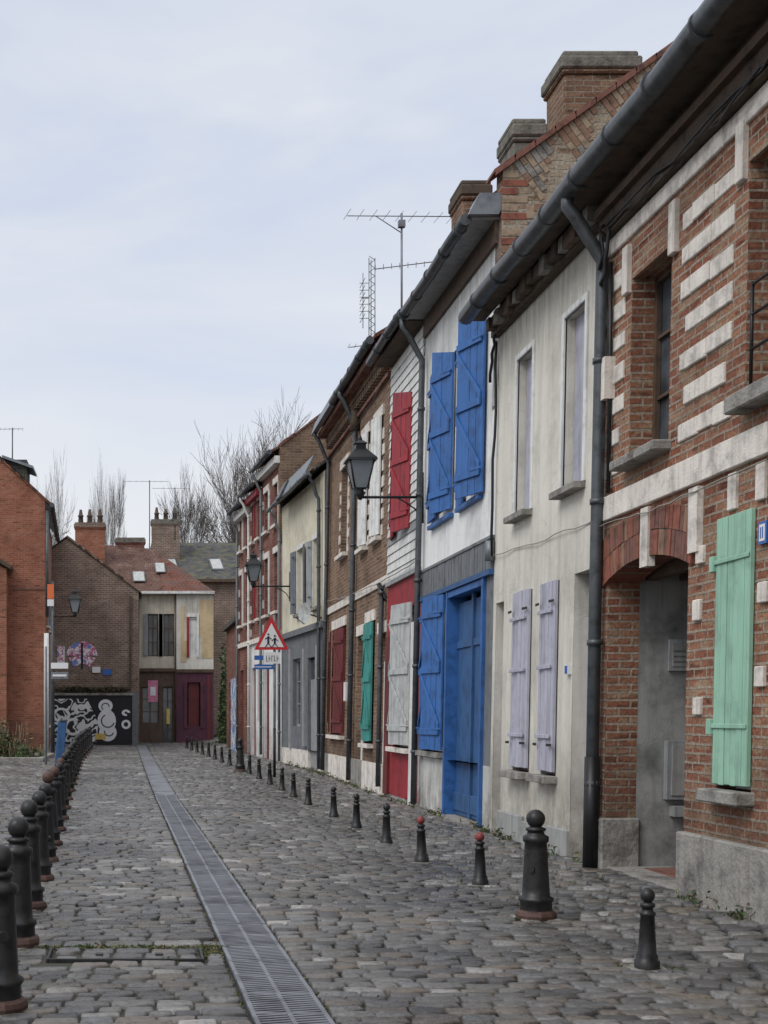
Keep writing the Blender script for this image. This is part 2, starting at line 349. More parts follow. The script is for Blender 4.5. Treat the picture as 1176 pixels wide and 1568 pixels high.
def gz(x,y):
    z=max(0,min(y,62)-25)*.0097
    xw=interp(y,[(31,4.4),(37,4.0),(44.5,3.35)])
    z+=.15*max(0,min(1,(x-(xw-1.15))/1.1)); z+=.1*max(0,min(1,(-1.6-x)/2.5)); return z
def drain_x(y): return interp(y,[(0,.95),(6.8,.8),(15.6,.67),(30,.43),(58,0.0)])
# ---------------------------------------------------------------- ground
mb=MB(); xs=[-300,-60,-20,-8,-5,-4,-3,-2,-1.6,-1,0,1,2,2.6,3,3.3,3.7,4.1,4.5,6,20,60,300]; ys=[-60,-10,0]+[i*2 for i in range(1,34)]+[90,150,400]
for i in range(len(xs)-1):
    for j in range(len(ys)-1):
        q=[(xs[i],ys[j]),(xs[i+1],ys[j]),(xs[i+1],ys[j+1]),(xs[i],ys[j+1])]
        mb.face([(x,y,gz(x,y)-.026) for x,y in q],M['tarmac'])
mb.build('ground')
mb=MB(); mb._m(M['cobble']); y=3.6
def sett(x0,x1,y0,y1):
    g=R.uniform(.003,.009); x0+=g;x1-=g;y0+=g;y1-=g
    if x1-x0<.05: return
    cx=(x0+x1)/2; cy=(y0+y1)/2; h=R.gauss(0,.0045)+.012*math.sin(cx*1.3+cy*.6)*math.sin(cy*.9-cx*.4); tx=R.gauss(0,.022); ty=R.gauss(0,.038)
    if R.random()<.02: h-=.012
    j=[(R.uniform(-.008,.008),R.uniform(-.007,.007)) for _ in range(4)]
    i=len(mb.v); base=gz(cx,cy)
    for ins,dz,fl in ((0,-.04,0),(.003,-.010,1),(.009,-.002,1),(.022,0.002,1)):
        for k,(x,yy) in enumerate(((x0+ins,y0+ins),(x1-ins,y0+ins),(x1-ins,y1-ins),(x0+ins,y1-ins))):
            wv=.06*math.sin(x*.7+cy*.13)+.03*math.sin(x*2.3+cy)
            mb.v.append((x+j[k][0],yy+j[k][1]+wv,base+dz+(h+tx*(x-cx)+ty*(yy-cy) if fl else 0)))
    for l in range(3):
        for k in range(4):
            a=i+l*4+k; b=i+l*4+(k+1)%4; mb.f.append((a,b,b+4,a+4)); mb.mi.append(0); mb.sm.append(True)
    mb.f.append((i+12,i+13,i+14,i+15)); mb.mi.append(0); mb.sm.append(True)
while y<63:
    rh=R.uniform(.115,.15); dx=drain_x(y); xr=interp(y,[(31,4.5),(37,4.1),(44.5,3.5),(50,3.5),(50.5,7)])
    segs=[(-6.5,dx-.22),(dx+.22,xr)] if y<56 else [(-6.5,xr)]
    if 8.98<y<9.19: segs=[(-6.5,-1.0),(.60,dx-.22),(dx+.22,xr)]
    elif 8.42<=y<=8.98: segs=[(-6.5,-.64),(.44,dx-.22),(dx+.22,xr)]
    for a,b in segs:
        x=a-R.uniform(0,.1)*(a<-6)
        while x<b-.06:
            w=R.uniform(.13,.27)
            if b-(x+w)<.1: w=b-x
            sett(x,x+w,y,y+rh); x+=w
    y+=rh
x=-1.0
while x<.55:
    w=R.uniform(.28,.5); sett(x,min(x+w,.58),9.06+R.uniform(-.02,.02),9.25); x+=w
for yy in (8.60,8.77):
    x=-.58
    while x<.36:
        w=R.uniform(.17,.26); sett(x,min(x+w,.385),yy,yy+.165); x+=w
mb.build('cobblestone_road')
mb=MB()
for a in ((-.62,-.60,8.56,8.98),(.40,.42,8.56,8.98),(-.6,.4,8.56,8.575)): mb.box(*a,-.04,.004,M['iron'])
for x in (-.3,.1): mb.box(x,x+.05,8.72,8.78,-.02,.006,M['iron'])
mb.build('utility_access_cover',bevel=.004)
mb=MB(); y=3.0; G=M['grate']
while y<56:
    x=drain_x(y)+R.uniform(-.004,.004); x2=drain_x(y+.5); s=(x2-x)/.5; z=gz(x,y)+R.uniform(-.003,.002)
    fn=lambda a,b,c,x=x,y=y,s=s,z=z:(x+a+s*b,y+b,z+c+.0097*(b if y>25 else 0))
    mb.boxT(fn,-.21,.21,0,.5,-.03,-.02,M['blackw'])
    for a,b in ((-.205,-.18),(-.012,.012),(.18,.205)): mb.boxT(fn,a,b,.003,.497,-.018,.004,G)
    mb.boxT(fn,-.18,.18,.003,.02,-.018,.003,G); mb.boxT(fn,-.18,.18,.48,.497,-.018,.003,G)
    if y<26:
        for k in range(9):
            b0=.02+k*.052
            for c in (-.18,.012):
                f2=lambda a,b,cc,c=c:fn(a,b+(a-c)*.28-.022,cc)
                mb.boxT(f2,c,c+.168,b0+.010,b0+.036,-.012,.002,G)
    else: mb.boxT(fn,-.174,.174,.02,.48,-.02,.001,G)
    y+=.5
mb.build('drainage_channel_grate')

# ---------------------------------------------------------------- HOUSE A  (banded brick)
AB=12.6   # party line between the banded brick and the cream house
def houseA():
    e=empty('banded_brick_house',(4.4,8,0)); B=M['brickA']; S=M['stone']
    w=MB(RT); a0,a1=10.62,12.44
    passage=(a0,a1,-.3,3.0); win1=(11.08,11.98,3.93,5.6); win2=(8.5,9.68,3.95,5.7); gw=(9.46,10.02,1.04,3.1)
    wall(w,2,AB,-.3,6.6,[passage,win1,win2,gw],B,.3)
    shell(w,2,AB,6.5,4.5,.7,B)
    w.build('walls',e)
    n=15; c=(a0+a1)/2
    arc=lambda t:2.995-.14*((t-c)/((a1-a0)/2))**2
    t=MB(RT)
    for i in range(n*2):
        s0=a0-.12+(a1-a0+.24)*i/(n*2)+.005; s1=a0-.12+(a1-a0+.24)*(i+1)/(n*2)-.005
        for (h0,h1) in ((0,.215),(.223,.42)):
            zl0,zl1=arc(s0),arc(s1); o=R.uniform(0,.01); k0=(s0-c)*.2; k1=(s1-c)*.2
            b0=len(t.v)
            t.v+=[(s0+k0*h0,-.03-o,zl0+h0),(s1+k1*h0,-.03-o,zl1+h0),(s1+k1*h1,-.03-o,zl1+h1),(s0+k0*h1,-.03-o,zl0+h1),(s0+k0*h0,.3,zl0+h0),(s1+k1*h0,.3,zl1+h0),(s1+k1*h1,.3,zl1+h1),(s0+k0*h1,.3,zl0+h1)]
            mm=t._m(R.choice([M['archb'],M['archb2'],M['archb'],M['archb2'],M['archd']]))
            for q in ((0,1,2,3),(4,5,6,7),(0,1,5,4),(3,2,6,7),(0,3,7,4),(1,2,6,5)):
                t.f.append(tuple(b0+z for z in q)); t.mi.append(mm); t.sm.append(False)
    t.box(a0-.1,a1+.1,-.018,.02,3.03,3.2,M['stoneG'])
    for sx in (c-.16,a0-.26): t.box(sx,sx+.17,-.05,.02,2.9,3.42,S)
    t.build('brick_arch',e)
    t=MB(RT); s=2
    while s<AB-.01:
        l=min(R.uniform(.5,.9),AB-.01-s); t.box(s,s+l-.008,-.04-R.uniform(0,.01),.02,3.45,3.68,S); s+=l
    s=2
    while s<AB-.05:
        l=min(R.uniform(.8,1.3),AB-.01-s); t.box(s,s+l-.006,-.03,.02,5.99,6.15,S); s+=l
    for (p0,p1) in ((9.9,10.86),(12.12,AB-.02),(2,8.2)):
        z=3.86; k=0
        while z<5.9:
            s=p0+(R.choice((0,.1)) if k%2 else 0); end=p1-(R.choice((0,.09)) if k%2 else 0)
            while s<end-.08:
                l=min(R.uniform(.22,.5),end-s); t.box(s+R.uniform(0,.01),s+l-R.uniform(.004,.016),-.012-R.uniform(0,.01),.02,z+R.uniform(-.01,.01),z+.15+R.uniform(-.01,.012),S); s+=l
            z+=.293; k+=1
    for a_,b_,z_ in ((11.08,11.98,5.6),(8.5,9.68,5.7)):
        t.box(a_-.14,a_-.02,-.05,.02,z_-.12,z_+.33,S); t.box(b_+.02,b_+.14,-.05,.02,z_-.12,z_+.33,S)
    for s_,z_,h in ((10.30,2.8,.14),(10.34,2.35,.17),(10.30,1.6,.14),(9.75,3.14,.28),(9.3,3.14,.28),(9.24,2.4,.15),(9.26,1.8,.15)): t.box(s_,s_+.13,-.03,.02,z_,z_+h,S)
    t.build('stone_bands',e,.008)
    t=MB(RT); s=2
    while s<10.6:
        l=min(R.uniform(.6,1.1),10.62-s); t.box(s,s+l-.012,-.06-R.uniform(0,.015),.1,-.3,.66,M['stoneG']); s+=l
    t.box(a1-.05,AB+.02,-.04,.33,-.3,.62,M['stoneG'])
    t.build('plinth',e,.015)
    t=MB(RT)
    sill(t,11.08,11.98,3.93,M['stoneG'],.16,.09); sill(t,8.5,9.62,3.95,M['stoneG'],.16,.13); sill(t,9.46,10.02,1.04,M['stoneG'],.14,.1)
    t.build('sills',e,.012)
    t=MB(RT); window(t,11.08,11.98,3.93,5.6,M['brownw'],.26); window(t,8.5,9.68,3.95,5.7,M['whitep'],.26); window(t,9.46,10.02,1.04,3.1,M['whitep'],.2)
    t.build('windows',e)
    t=MB(RT)
    leaf(t,10.03,-1,.29,1.07,3.1,M['green'],.0,3,brace=False,hinge=False,d0=-.003); leaf(t,9.45,1,.285,1.07,3.1,M['green'],.0,3,brace=False,hinge=False,d0=-.003)
    for z in (1.5,2.75): t.box(9.46,10.06,-.052,-.043,z,z+.035,M['green']); t.box(10.03,10.1,-.06,.0,z-.05,z+.07,M['green'])
    t.build('green_shutters',e,.004)
    t=MB(RT)
    for z in (4.25,4.5,4.72): t.tube([(9.48,-.06,z),(8.4,-.06,z)],.012,M['black'],6)
    for s in (9.46,9.1,8.6): t.tube([(s,-.06,4.0),(s,-.06,4.74)],.014,M['black'],6)
    t.build('window_railing',e)
    t=MB(RT); t.box(2,AB+.05,-.42,-.10,6.54,6.6,M['soot']); t.box(2,AB,-.1,.0,6.16,6.6,M['soot']); t.box(2,AB,-.16,-.1,6.36,6.44,M['brownw'])
    roof(t,2,AB,6.64,.6,4.5,M['tileB']); t.build('roof',e)
    t=MB(RT); gutter(t,2,16.42,6.62,-.44,.1); downpipe(t,12.52,.12,5.95,-.09,.062,gd=-.44,gz=6.6)
    t.tube([(12.52,-.09,.12),(12.52,-.09,1.2)],.075,M['black'],12); t.tube([(12.40,-.05,5.9),(12.40,-.04,4.9),(12.38,-.04,3.7)],.02,M['black'],6)
    t.box(12.37,12.48,-.1,-.0,4.6,5.0,M['stone']); t.box(12.64,12.74,-.04,0,1.2,3.1,M['whitep'])
    t.build('gutter_and_downpipe',e)
    t=MB(RT)
    for k in range(2): wire(t,(2.5,-.12-.03*k,6.24+.04*k),(12.3,-.1-.03*k,6.18+.035*k),.03,.012,n=26,wob=.035)
    wire(t,(12.3,-.1,6.2),(12.45,-.12,5.7),.1,.02); wire(t,(12.4,-.12,6.25),(12.46,-.14,5.85),-.1,.018,n=5,wob=.05); wire(t,(12.5,-.08,3.4),(9.2,-.06,3.40),.03,.006,M['cable'],n=14)
    t.build('facade_cables',e)
    t=MB(RT); CC=M['concrete']
    t.face([(a1,.3,-.3),(a1,6,-.3),(a1,6,3.2),(a1,.3,3.2)],CC)
    t.face([(a0,.3,-.3),(a0,6,-.3),(a0,6,3.2),(a0,.3,3.2)],CC)
    t.face([(a0,6,-.3),(a1,6,-.3),(a1,6,3.2),(a0,6,3.2)],CC)
    t.face([(a0-.02,.3,3.0),(a1+.02,.3,3.0),(a1+.02,6,3.0),(a0-.02,6,3.0)],M['soot'])
    for k in range(8): t.box(a0+.01,a1-.01,.35+k*.32,.35+k*.32+.09,2.88,2.996,M['brownw'])
    t.box(a0+.01,a1-.02,.02,1.6,.10,.165,M['stoneG']); t.box(10.8,12.2,.3,6,.10,.172,M['terra'])
    q=a1-.005
    t.box(q-.025,q,.58,.82,2.02,2.32,M['greyp']); t.box(q-.033,q-.025,.61,.79,2.06,2.28,CC)
    for k in range(3): t.box(q-.037,q-.033,.62,.78,2.1+k*.05,2.115+k*.05,M['greyb'])
    t.box(q-.085,q,.56,.90,.8,1.36,M['greyp']); t.box(q-.1,q-.085,.60,.86,.84,1.32,CC); t.box(q-.12,q,.62,.86,.64,.74,M['greyp'])
    t.build('passage_interior',e,.004)
    t=MB(RT); t.box(9.24,9.36,-.03,0,2.82,2.98,M['signb']); t.box(9.26,9.34,-.034,-.03,2.84,2.96,M['signw'])
    for x in (9.28,9.31): t.box(x,x+.012,-.037,-.034,2.86,2.94,M['signb'])
    t.build('house_number_plate',e)
houseA()
# ---------------------------------------------------------------- HOUSE B cream
def houseB():
    e=empty('cream_rendered_house',(4.4,14.6,0)); C=M['cream']
    w=MB(RT); ups=[(14.98,15.6,3.96,5.83),(13.2,13.86,3.96,5.8)]; lows=[(14.86,15.5,.95,3.04),(13.9,14.42,.95,3.04)]; doors=[(12.95,13.42,-.3,3.05),(16.02,16.38,-.3,3.0)]
    wall(w,AB,16.5,-.3,6.45,ups+lows+doors,C,.26); shell(w,AB+.002,16.498,6.4,4.5,.6,C); w.build('walls',e)
    t=MB(RT)
    for o in ups:
        window(t,*o,M['whitep'],.22); sill(t,o[0],o[1],o[2],M['stoneG'],.13,.07)
        for a,b in ((o[0]-.07,o[0]),(o[1],o[1]+.07)): t.box(a,b,-.025,.02,o[2],o[3]+.07,M['whitep'])
        t.box(o[0],o[1],-.025,.02,o[3],o[3]+.07,M['whitep'])
        t.box(o[0]+.02,o[1]-.02,.1,.13,o[2],o[3],M['lav'])
    for o in lows: window(t,*o,M['whitep'],.22); sill(t,o[0],o[1],o[2],M['stoneG'],.15,.08)
    for o in doors: t.box(o[0],o[1],.14,.2,-.1,2.6,M['lav']); t.box(o[0],o[1],.15,.19,2.6,3.0,M['glass'])
    t.build('windows_and_doors',e,.005)
    t=MB(RT)
    for o in lows:
        w_=(o[1]-o[0])/2
        leaf(t,o[0]-.01,1,w_,o[2]+.04,o[3],M['lav'],.08,3,brace=False,d0=-.01); leaf(t,o[1]+.01,-1,w_,o[2]+.04,o[3],M['lav'],.03,3,brace=False,d0=-.01)
        for z in (1.35,2.1,2.7): t.box(o[0]+.03,o[1]-.03,-.085,-.07,z,z+.04,M['lav'])
    t.build('lavender_shutters',e,.004)
    t=MB(RT); t.box(AB+.01,16.5,-.1,0,6.36,6.6,M['soot'])
    s=AB+.05
    while s<16.4: l=R.uniform(.12,.22); t.box(s,s+l,-.17-R.uniform(0,.04),-.1,6.38+R.uniform(0,.05),6.55,R.choice([M['soot'],M['brownw'],M['soot'],M['stoneG']])); s+=l+.03
    t.box(AB+.05,16.45,-.42,-.2,6.56,6.6,M['soot']); roof(t,AB,16.5,6.64,.6,4.5,M['tileB']); t.build('roof',e)
    t=MB(RT)
    s=13.44
    for q in (14.1,15.0,16.02): t.box(s,q-.01,-.03-R.uniform(0,.02),.02,-.3,.36+R.uniform(0,.1),M['stoneG'] if R.random()<.4 else M['concrete']); s=q
    t.build('plinth',e,.01)
    t=MB(RT); wire(t,(AB+.1,-.02,3.52),(16.6,-.03,3.62),.03,.006,M['cable'],n=12)
    wire(t,(16.42,-.05,6.3),(16.45,-.05,3.6),0,.018,n=9); wire(t,(16.3,-.1,6.35),(16.5,-.1,5.8),-.05,.02)
    t.tube([(16.5,-.06,3.8),(16.5,-.06,3.55)],.06,M['zincL'],8); t.box(13.46,13.55,-.04,0,2.02,2.12,M['signw']); t.box(13.47,13.54,-.045,-.04,2.03,2.11,M['signb'])
    t.build('facade_cables',e)
houseB()
# ---------------------------------------------------------------- HOUSE C white / blue shutters, tall gable
def chimney(mb,x0,x1,y0,y1,z0,z1,m,pots=0,cap=None,k=1):
    cap=cap or M['cap']
    mb.box(x0,x1,y0,y1,z0,z1-.30,m); mb.box(x0-.035*k,x1+.035*k,y0-.04,y1+.04,z1-.30,z1-.24,m); mb.box(x0-.06*k,x1+.06*k,y0-.06,y1+.06,z1-.24,z1-.08,cap); mb.box(x0-.02,x1+.02,y0-.02,y1+.02,z1-.08,z1,cap)
    for q in range(pots):
        x=x0+(x1-x0)*(q+.5)/pots+R.uniform(-.03,.03); mb.lathe((x,(y0+y1)/2,z1),[(.13,0),(.11,.3),(.14,.32),(.14,.38),(.1,.4),(.06,.62+R.uniform(-.1,.1))],M['soot'],10)
def houseC():
    e=empty('blue_shuttered_white_house',(4.4,18.6,0)); w=MB(RT)
    up=[(18.75,20.05,4.62,6.85),(17.15,18.3,4.62,6.85)]; dr=(16.85,18.9,-.3,3.4); lo=(19.1,20.5,1.05,3.35)
    wall(w,16.5,20.8,3.85,7.85,up,M['white'],.2)
    wall(w,16.5,20.8,.95,3.85,[(dr[0],dr[1],.95,3.4),lo],M['greyb'],.2)
    wall(w,16.5,20.8,-.3,.95,[(16.85,18.9,-.3,.95)],M['white'],.2)
    shell(w,16.502,20.798,7.85,4.8,.73,M['rubble']); w.build('walls',e)
    t=MB(RT)
    for k in range(30):
        s=16.52+k*4.26/30; t.box(s,s+.125,-.03-R.uniform(0,.008),.01,3.45,3.84,M['greyb'])
    t.box(16.5,20.8,-.07,.02,3.38,3.45,M['blueD']); t.box(16.5,20.8,-.05,.01,3.84,3.88,M['zincL'])
    t.build('timber_boarding',e)
    g=MB(RT); f=lambda d:8.5+.73*d
    for s in (16.47,16.75): g.face([(s,.0,5.5),(s,9.6,5.5),(s,9.6,8.5),(s,4.8,f(4.8)),(s,0,8.5)],M['rubble'])
    g.face([(16.47,0,5.5),(16.75,0,5.5),(16.75,0,8.5),(16.47,0,8.5)],M['brickA'])
    g.face([(16.47,0,8.5),(16.75,0,8.5),(16.75,4.8,f(4.8)),(16.47,4.8,f(4.8))],M['terra'])
    g.face([(16.47,9.6,8.5),(16.75,9.6,8.5),(16.75,4.8,f(4.8)),(16.47,4.8,f(4.8))],M['terra'])
    cs,sn=math.cos(math.atan(.73)),math.sin(math.atan(.73))
    d=.12
    while d<4.6:
        for i in range(7):
            L=.62*(1-i/7.5); dd=d+i*.082*cs; zz=f(dd)-.015
            fn=lambda a,b,c,dd=dd,zz=zz:(16.47-.006+b,dd+a*cs+c*sn,zz+a*sn-c*cs)
            c0=.02
            while c0<L:
                c1=min(L,c0+R.choice((.11,.2)))
                g.boxT(fn,0.004,.072,-.003-R.uniform(0,.005),.01,c0,c1-.01,R.choice([M['archd'],M['archc'],M['archc'],M['stoneG'],M['archc'],M['archd']])); c0=c1
        d+=.54
    for q in range(26):
        z=5.75+q*.105
        if R.random()<.8: g.box(16.462,16.49,0.0,.2 if q%2 else .32,z,z+.08,R.choice([M['archb'],M['archb2'],M['archc'],M['archd']]))
    for q in range(260):
        dd=R.uniform(.3,4.5); z=R.uniform(6.2,f(dd)-.7)
        g.box(16.464-R.uniform(0,.008),16.49,dd,dd+R.uniform(.08,.24),z,z+R.uniform(.06,.12),R.choice([M['archc'],M['archc'],M['stoneG'],M['archb2'],M['archc'],M['archd']]))
    d=-.12
    while d<4.8:
        fn=lambda a,b,c,d=d:(16.42+b,d+a,f(d)+.01+a*.73+c)
        g.boxT(fn,0,.27,0,.4,0,.03+R.uniform(0,.02),M['terra']); g.boxT(fn,0.02,.26,-.01,.02,-.05,0,M['terra']); d+=.25
    g.build('stone_gable',e,.006)
    t=MB(RT); roof(t,16.75,20.8,8.0,.73,4.8,M['tile'],over=.36); t.box(16.6,20.8,-.36,0,7.9,7.96,M['greyp']); t.box(16.6,20.8,-.05,0,7.6,7.9,M['brownw'])
    t.boxT(lambda a,b,c:(a,b+(c-7.95)*.5,c),16.5,16.95,-.40,-.02,7.93,8.2,M['zincL']); gutter(t,16.6,20.6,7.9,-.42,.075)
    downpipe(t,20.6,.2,7.2,-.1,.048,gz=7.85); t.build('roof_and_gutter',e)
    c=MB(W)
    chimney(c,5.5,6.44,16.95,17.7,8.6,10.22,M['brickE']); chimney(c,4.84,5.24,16.95,17.6,8.3,9.34,M['cap'],k=.5); chimney(c,4.90,5.32,19.9,20.6,8.0,9.75,M['brickE'],cap=M['soot'],k=.6)
    c.build('chimneys',e,.02)
    t=MB(RT)
    for o in up: window(t,*o,M['whitep'],.18)
    window(t,*lo,M['whitep'],.18); sill(t,lo[0],lo[1],1.05,M['stoneG'],.1)
    t.box(16.85,16.93,-.05,.25,-.1,3.38,M['blue']); t.box(18.82,18.9,-.05,.25,-.1,3.38,M['blue']); t.box(16.93,18.82,-.04,.2,3.28,3.37,M['blue'])
    for k in range(7): s=16.94+k*.268; t.box(s,s+.262,.12,.16,.18,3.2,M['blueD'])
    t.box(17.84,17.92,.08,.13,.18,3.28,M['blueD']); t.box(16.94,18.8,.09,.13,.25,.5,M['blueD']); t.box(16.94,18.8,.095,.13,2.55,2.65,M['blueD'])
    t.box(16.85,18.9,-.12,.2,-.1,.17,M['stoneG'])
    t.build('windows_and_blue_door',e,.004)
    t=MB(RT); B=M['blue']
    leaf(t,20.18,-1,.60,4.55,6.8,B,.06,4,slope=.25); leaf(t,18.70,1,.62,4.55,6.8,B,.28,4,slope=.25)
    leaf(t,18.38,-1,.40,4.5,6.8,B,.03,3,slope=.25); leaf(t,16.98,1,.66,4.5,6.8,B,.30,4,slope=.25)
    leaf(t,20.5,-1,.68,1.08,3.36,B,.05,4); leaf(t,19.02,1,.68,1.08,3.36,B,.22,4)
    for o in up: t.box(o[0]-.05,o[1]+.05,-.08,0,4.44,4.5,B)
    t.build('blue_shutters',e,.004)
houseC()
# ---------------------------------------------------------------- HOUSE D clapboard / red
def houseD():
    e=empty('red_clapboard_house',(4.4,22.2,0)); w=MB(RT); up=(21.9,23.0,4.75,6.9); lo=(21.3,22.9,1.05,3.4)
    wall(w,20.8,23.6,3.95,7.9,[up],M['whitep'],.2); wall(w,20.8,23.6,.2,3.95,[lo],M['red'],.2); wall(w,20.8,23.6,-.3,.2,[],M['concrete']); shell(w,20.802,23.598,7.9,4.6,.65,M['brickE']); w.build('walls',e)
    t=MB(RT); z=3.98
    while z<7.8:
        segs=[(20.85,23.55)] if not(up[2]-.1<z<up[3]+.05) else [(20.85,up[0]-.05),(up[1]+.05,23.55)]
        for a,b in segs: t.boxT(lambda x,y,zz,z=z:(x,y-(.02 if zz<z+.05 else 0),zz),a,b,-.028,.0,z,z+.155,M['greyp'] if R.random()<.12 else M['whitep'])
        z+=.16
    t.box(20.8,23.6,-.06,.02,3.9,3.97,M['greyp'])
    t.build('clapboards',e)
    t=MB(RT); window(t,*up,M['whitep'],.18); window(t,*lo,M['greyp'],.18); sill(t,lo[0],lo[1],1.05,M['stone'])
    leaf(t,23.2,-1,.58,4.7,6.95,M['red'],.15,4,slope=.2); leaf(t,21.6,1,.66,4.7,6.95,M['red'],.28,4,slope=.2)
    leaf(t,23.0,-1,.8,1.1,3.45,M['greyl'],.06,4); leaf(t,21.3,1,.8,1.1,3.45,M['greyl'],.22,4)
    t.box(20.95,21.15,-.08,0,.1,3.1,M['whitep']); t.box(23.15,23.5,-.05,0,.2,3.0,M['redD']); t.build('windows_and_shutters',e,.003)
    t=MB(RT); roof(t,20.8,23.6,8.02,.65,4.6,M['tile'],over=.34); gutter(t,20.7,23.6,7.98,r=.07); t.box(20.8,23.6,-.3,0,7.88,7.95,M['soot']); t.build('roof_and_gutter',e)
houseD()
# ---------------------------------------------------------------- HOUSE E brown brick
def houseE():
    e=empty('brown_brick_house',(4.4,27.4,0)); w=MB(RT)
    up=[(28.4,29.4,5.15,7.1),(25.85,26.6,4.95,7.2),(24.4,25.2,4.95,7.2)]; lo=[(28.4,30.3,1.15,3.55),(24.85,25.8,1.05,3.4)]; dr=[(26.0,26.8,-.3,3.2),(23.75,24.4,-.3,3.1)]
    wall(w,23.6,31.2,-.3,8.3,up+lo+dr,M['brickE'],.22); shell(w,23.602,31.198,8.3,4.6,.6,M['brickE']); w.build('walls',e)
    t=MB(RT); S=M['stone']
    for o in up:
        window(t,*o,M['whitep'],.18); sill(t,o[0],o[1],o[2],S,.13); t.box(o[0]-.1,o[1]+.1,-.04,.0,o[3],o[3]+.2,S)
        k=0; z=o[2]
        while z<o[3]-.2: t.box(o[0]-.14-.07*(k%2),o[0]-.02,-.02,.01,z,z+.2,S); t.box(o[1]+.02,o[1]+.14+.07*(k%2),-.02,.01,z,z+.2,S); z+=.3;k+=1
    for o in up[1:]: leaf(t,o[1],-1,(o[1]-o[0])/2,o[2]+.03,o[3],M['whitep'],.1,3,hinge=False,brace=False); leaf(t,o[0],1,(o[1]-o[0])/2,o[2]+.03,o[3],M['whitep'],.25,3,hinge=False,brace=False)
    for o in lo+dr: t.box(o[0]-.08,o[1]+.08,-.03,0,o[3]+.01,o[3]+.22,S)
    window(t,*lo[0],M['redD'],.18,bars=3); leaf(t,30.35,-1,.6,1.2,3.5,M['redD'],.15,4); leaf(t,28.35,1,.6,1.2,3.5,M['redD'],.2,4); sill(t,28.4,30.3,1.15,S)
    leaf(t,25.8,-1,.47,1.1,3.38,M['teal'],.04,3); leaf(t,24.85,1,.47,1.1,3.38,M['teal'],.1,3); sill(t,24.85,25.8,1.05,S)
    for o in dr: t.box(o[0],o[1],.1,.15,-.1,2.6,M['whitep']); t.box(o[0],o[1],.12,.15,2.6,3.2,M['glass'])
    t.box(27.5,27.8,-.12,0,1.9,2.3,M['whitep'])
    s=23.6
    while s<31.1: l=min(.8,31.2-s); t.box(s,s+l-.01,-.035,.01,3.98,4.14,S); s+=l
    s=23.6
    while s<31.1: l=min(R.uniform(.5,.9),31.2-s); t.box(s,s+l-.012,-.04-R.uniform(0,.015),.02,-.3,.7,S if R.random()<.6 else M['stoneG']); s+=l
    t.build('windows_shutters_and_trim',e)
    t=MB(RT); t.box(23.6,31.2,-.08,0,7.75,7.82,M['brickR']); t.box(23.6,31.2,-.14,0,8.1,8.2,M['brickE'])
    s=23.65
    while s<31.1: t.box(s,s+.12,-.12,0,7.95,8.1,M['brickE']); s+=.24
    t.box(23.6,31.2,-.32,0,8.2,8.32,M['brickR']); roof(t,23.6,31.2,8.42,.6,4.6,M['tile'],over=.34); gutter(t,23.6,28.3,8.38,-.42,.075); t.boxT(lambda a,b,c:(a,b+(c-8.3)*.3,c),28.3,31.3,-.48,-.36,8.3,8.6,M['zincL'])
    downpipe(t,27.1,.25,7.6,gz=8.35,r=.055); t.tube([(27.1,-.1,7.9),(27.1,-.1,7.5)],.11,M['soot'],8); downpipe(t,31.0,.3,7.6,gz=8.35,r=.045); downpipe(t,23.75,.3,3.9,gz=3.9,gd=-.1,r=.045)
    t.build('roof_and_gutter',e)
    t=MB(RT); wire(t,(20.9,-.1,4.05),(31,-.06,4.3),.1,.010,M['cable'],n=20); wire(t,(24,-.1,7.7),(31,-.1,7.6),.1,.012,n=16); t.build('facade_cables',e)
houseE()
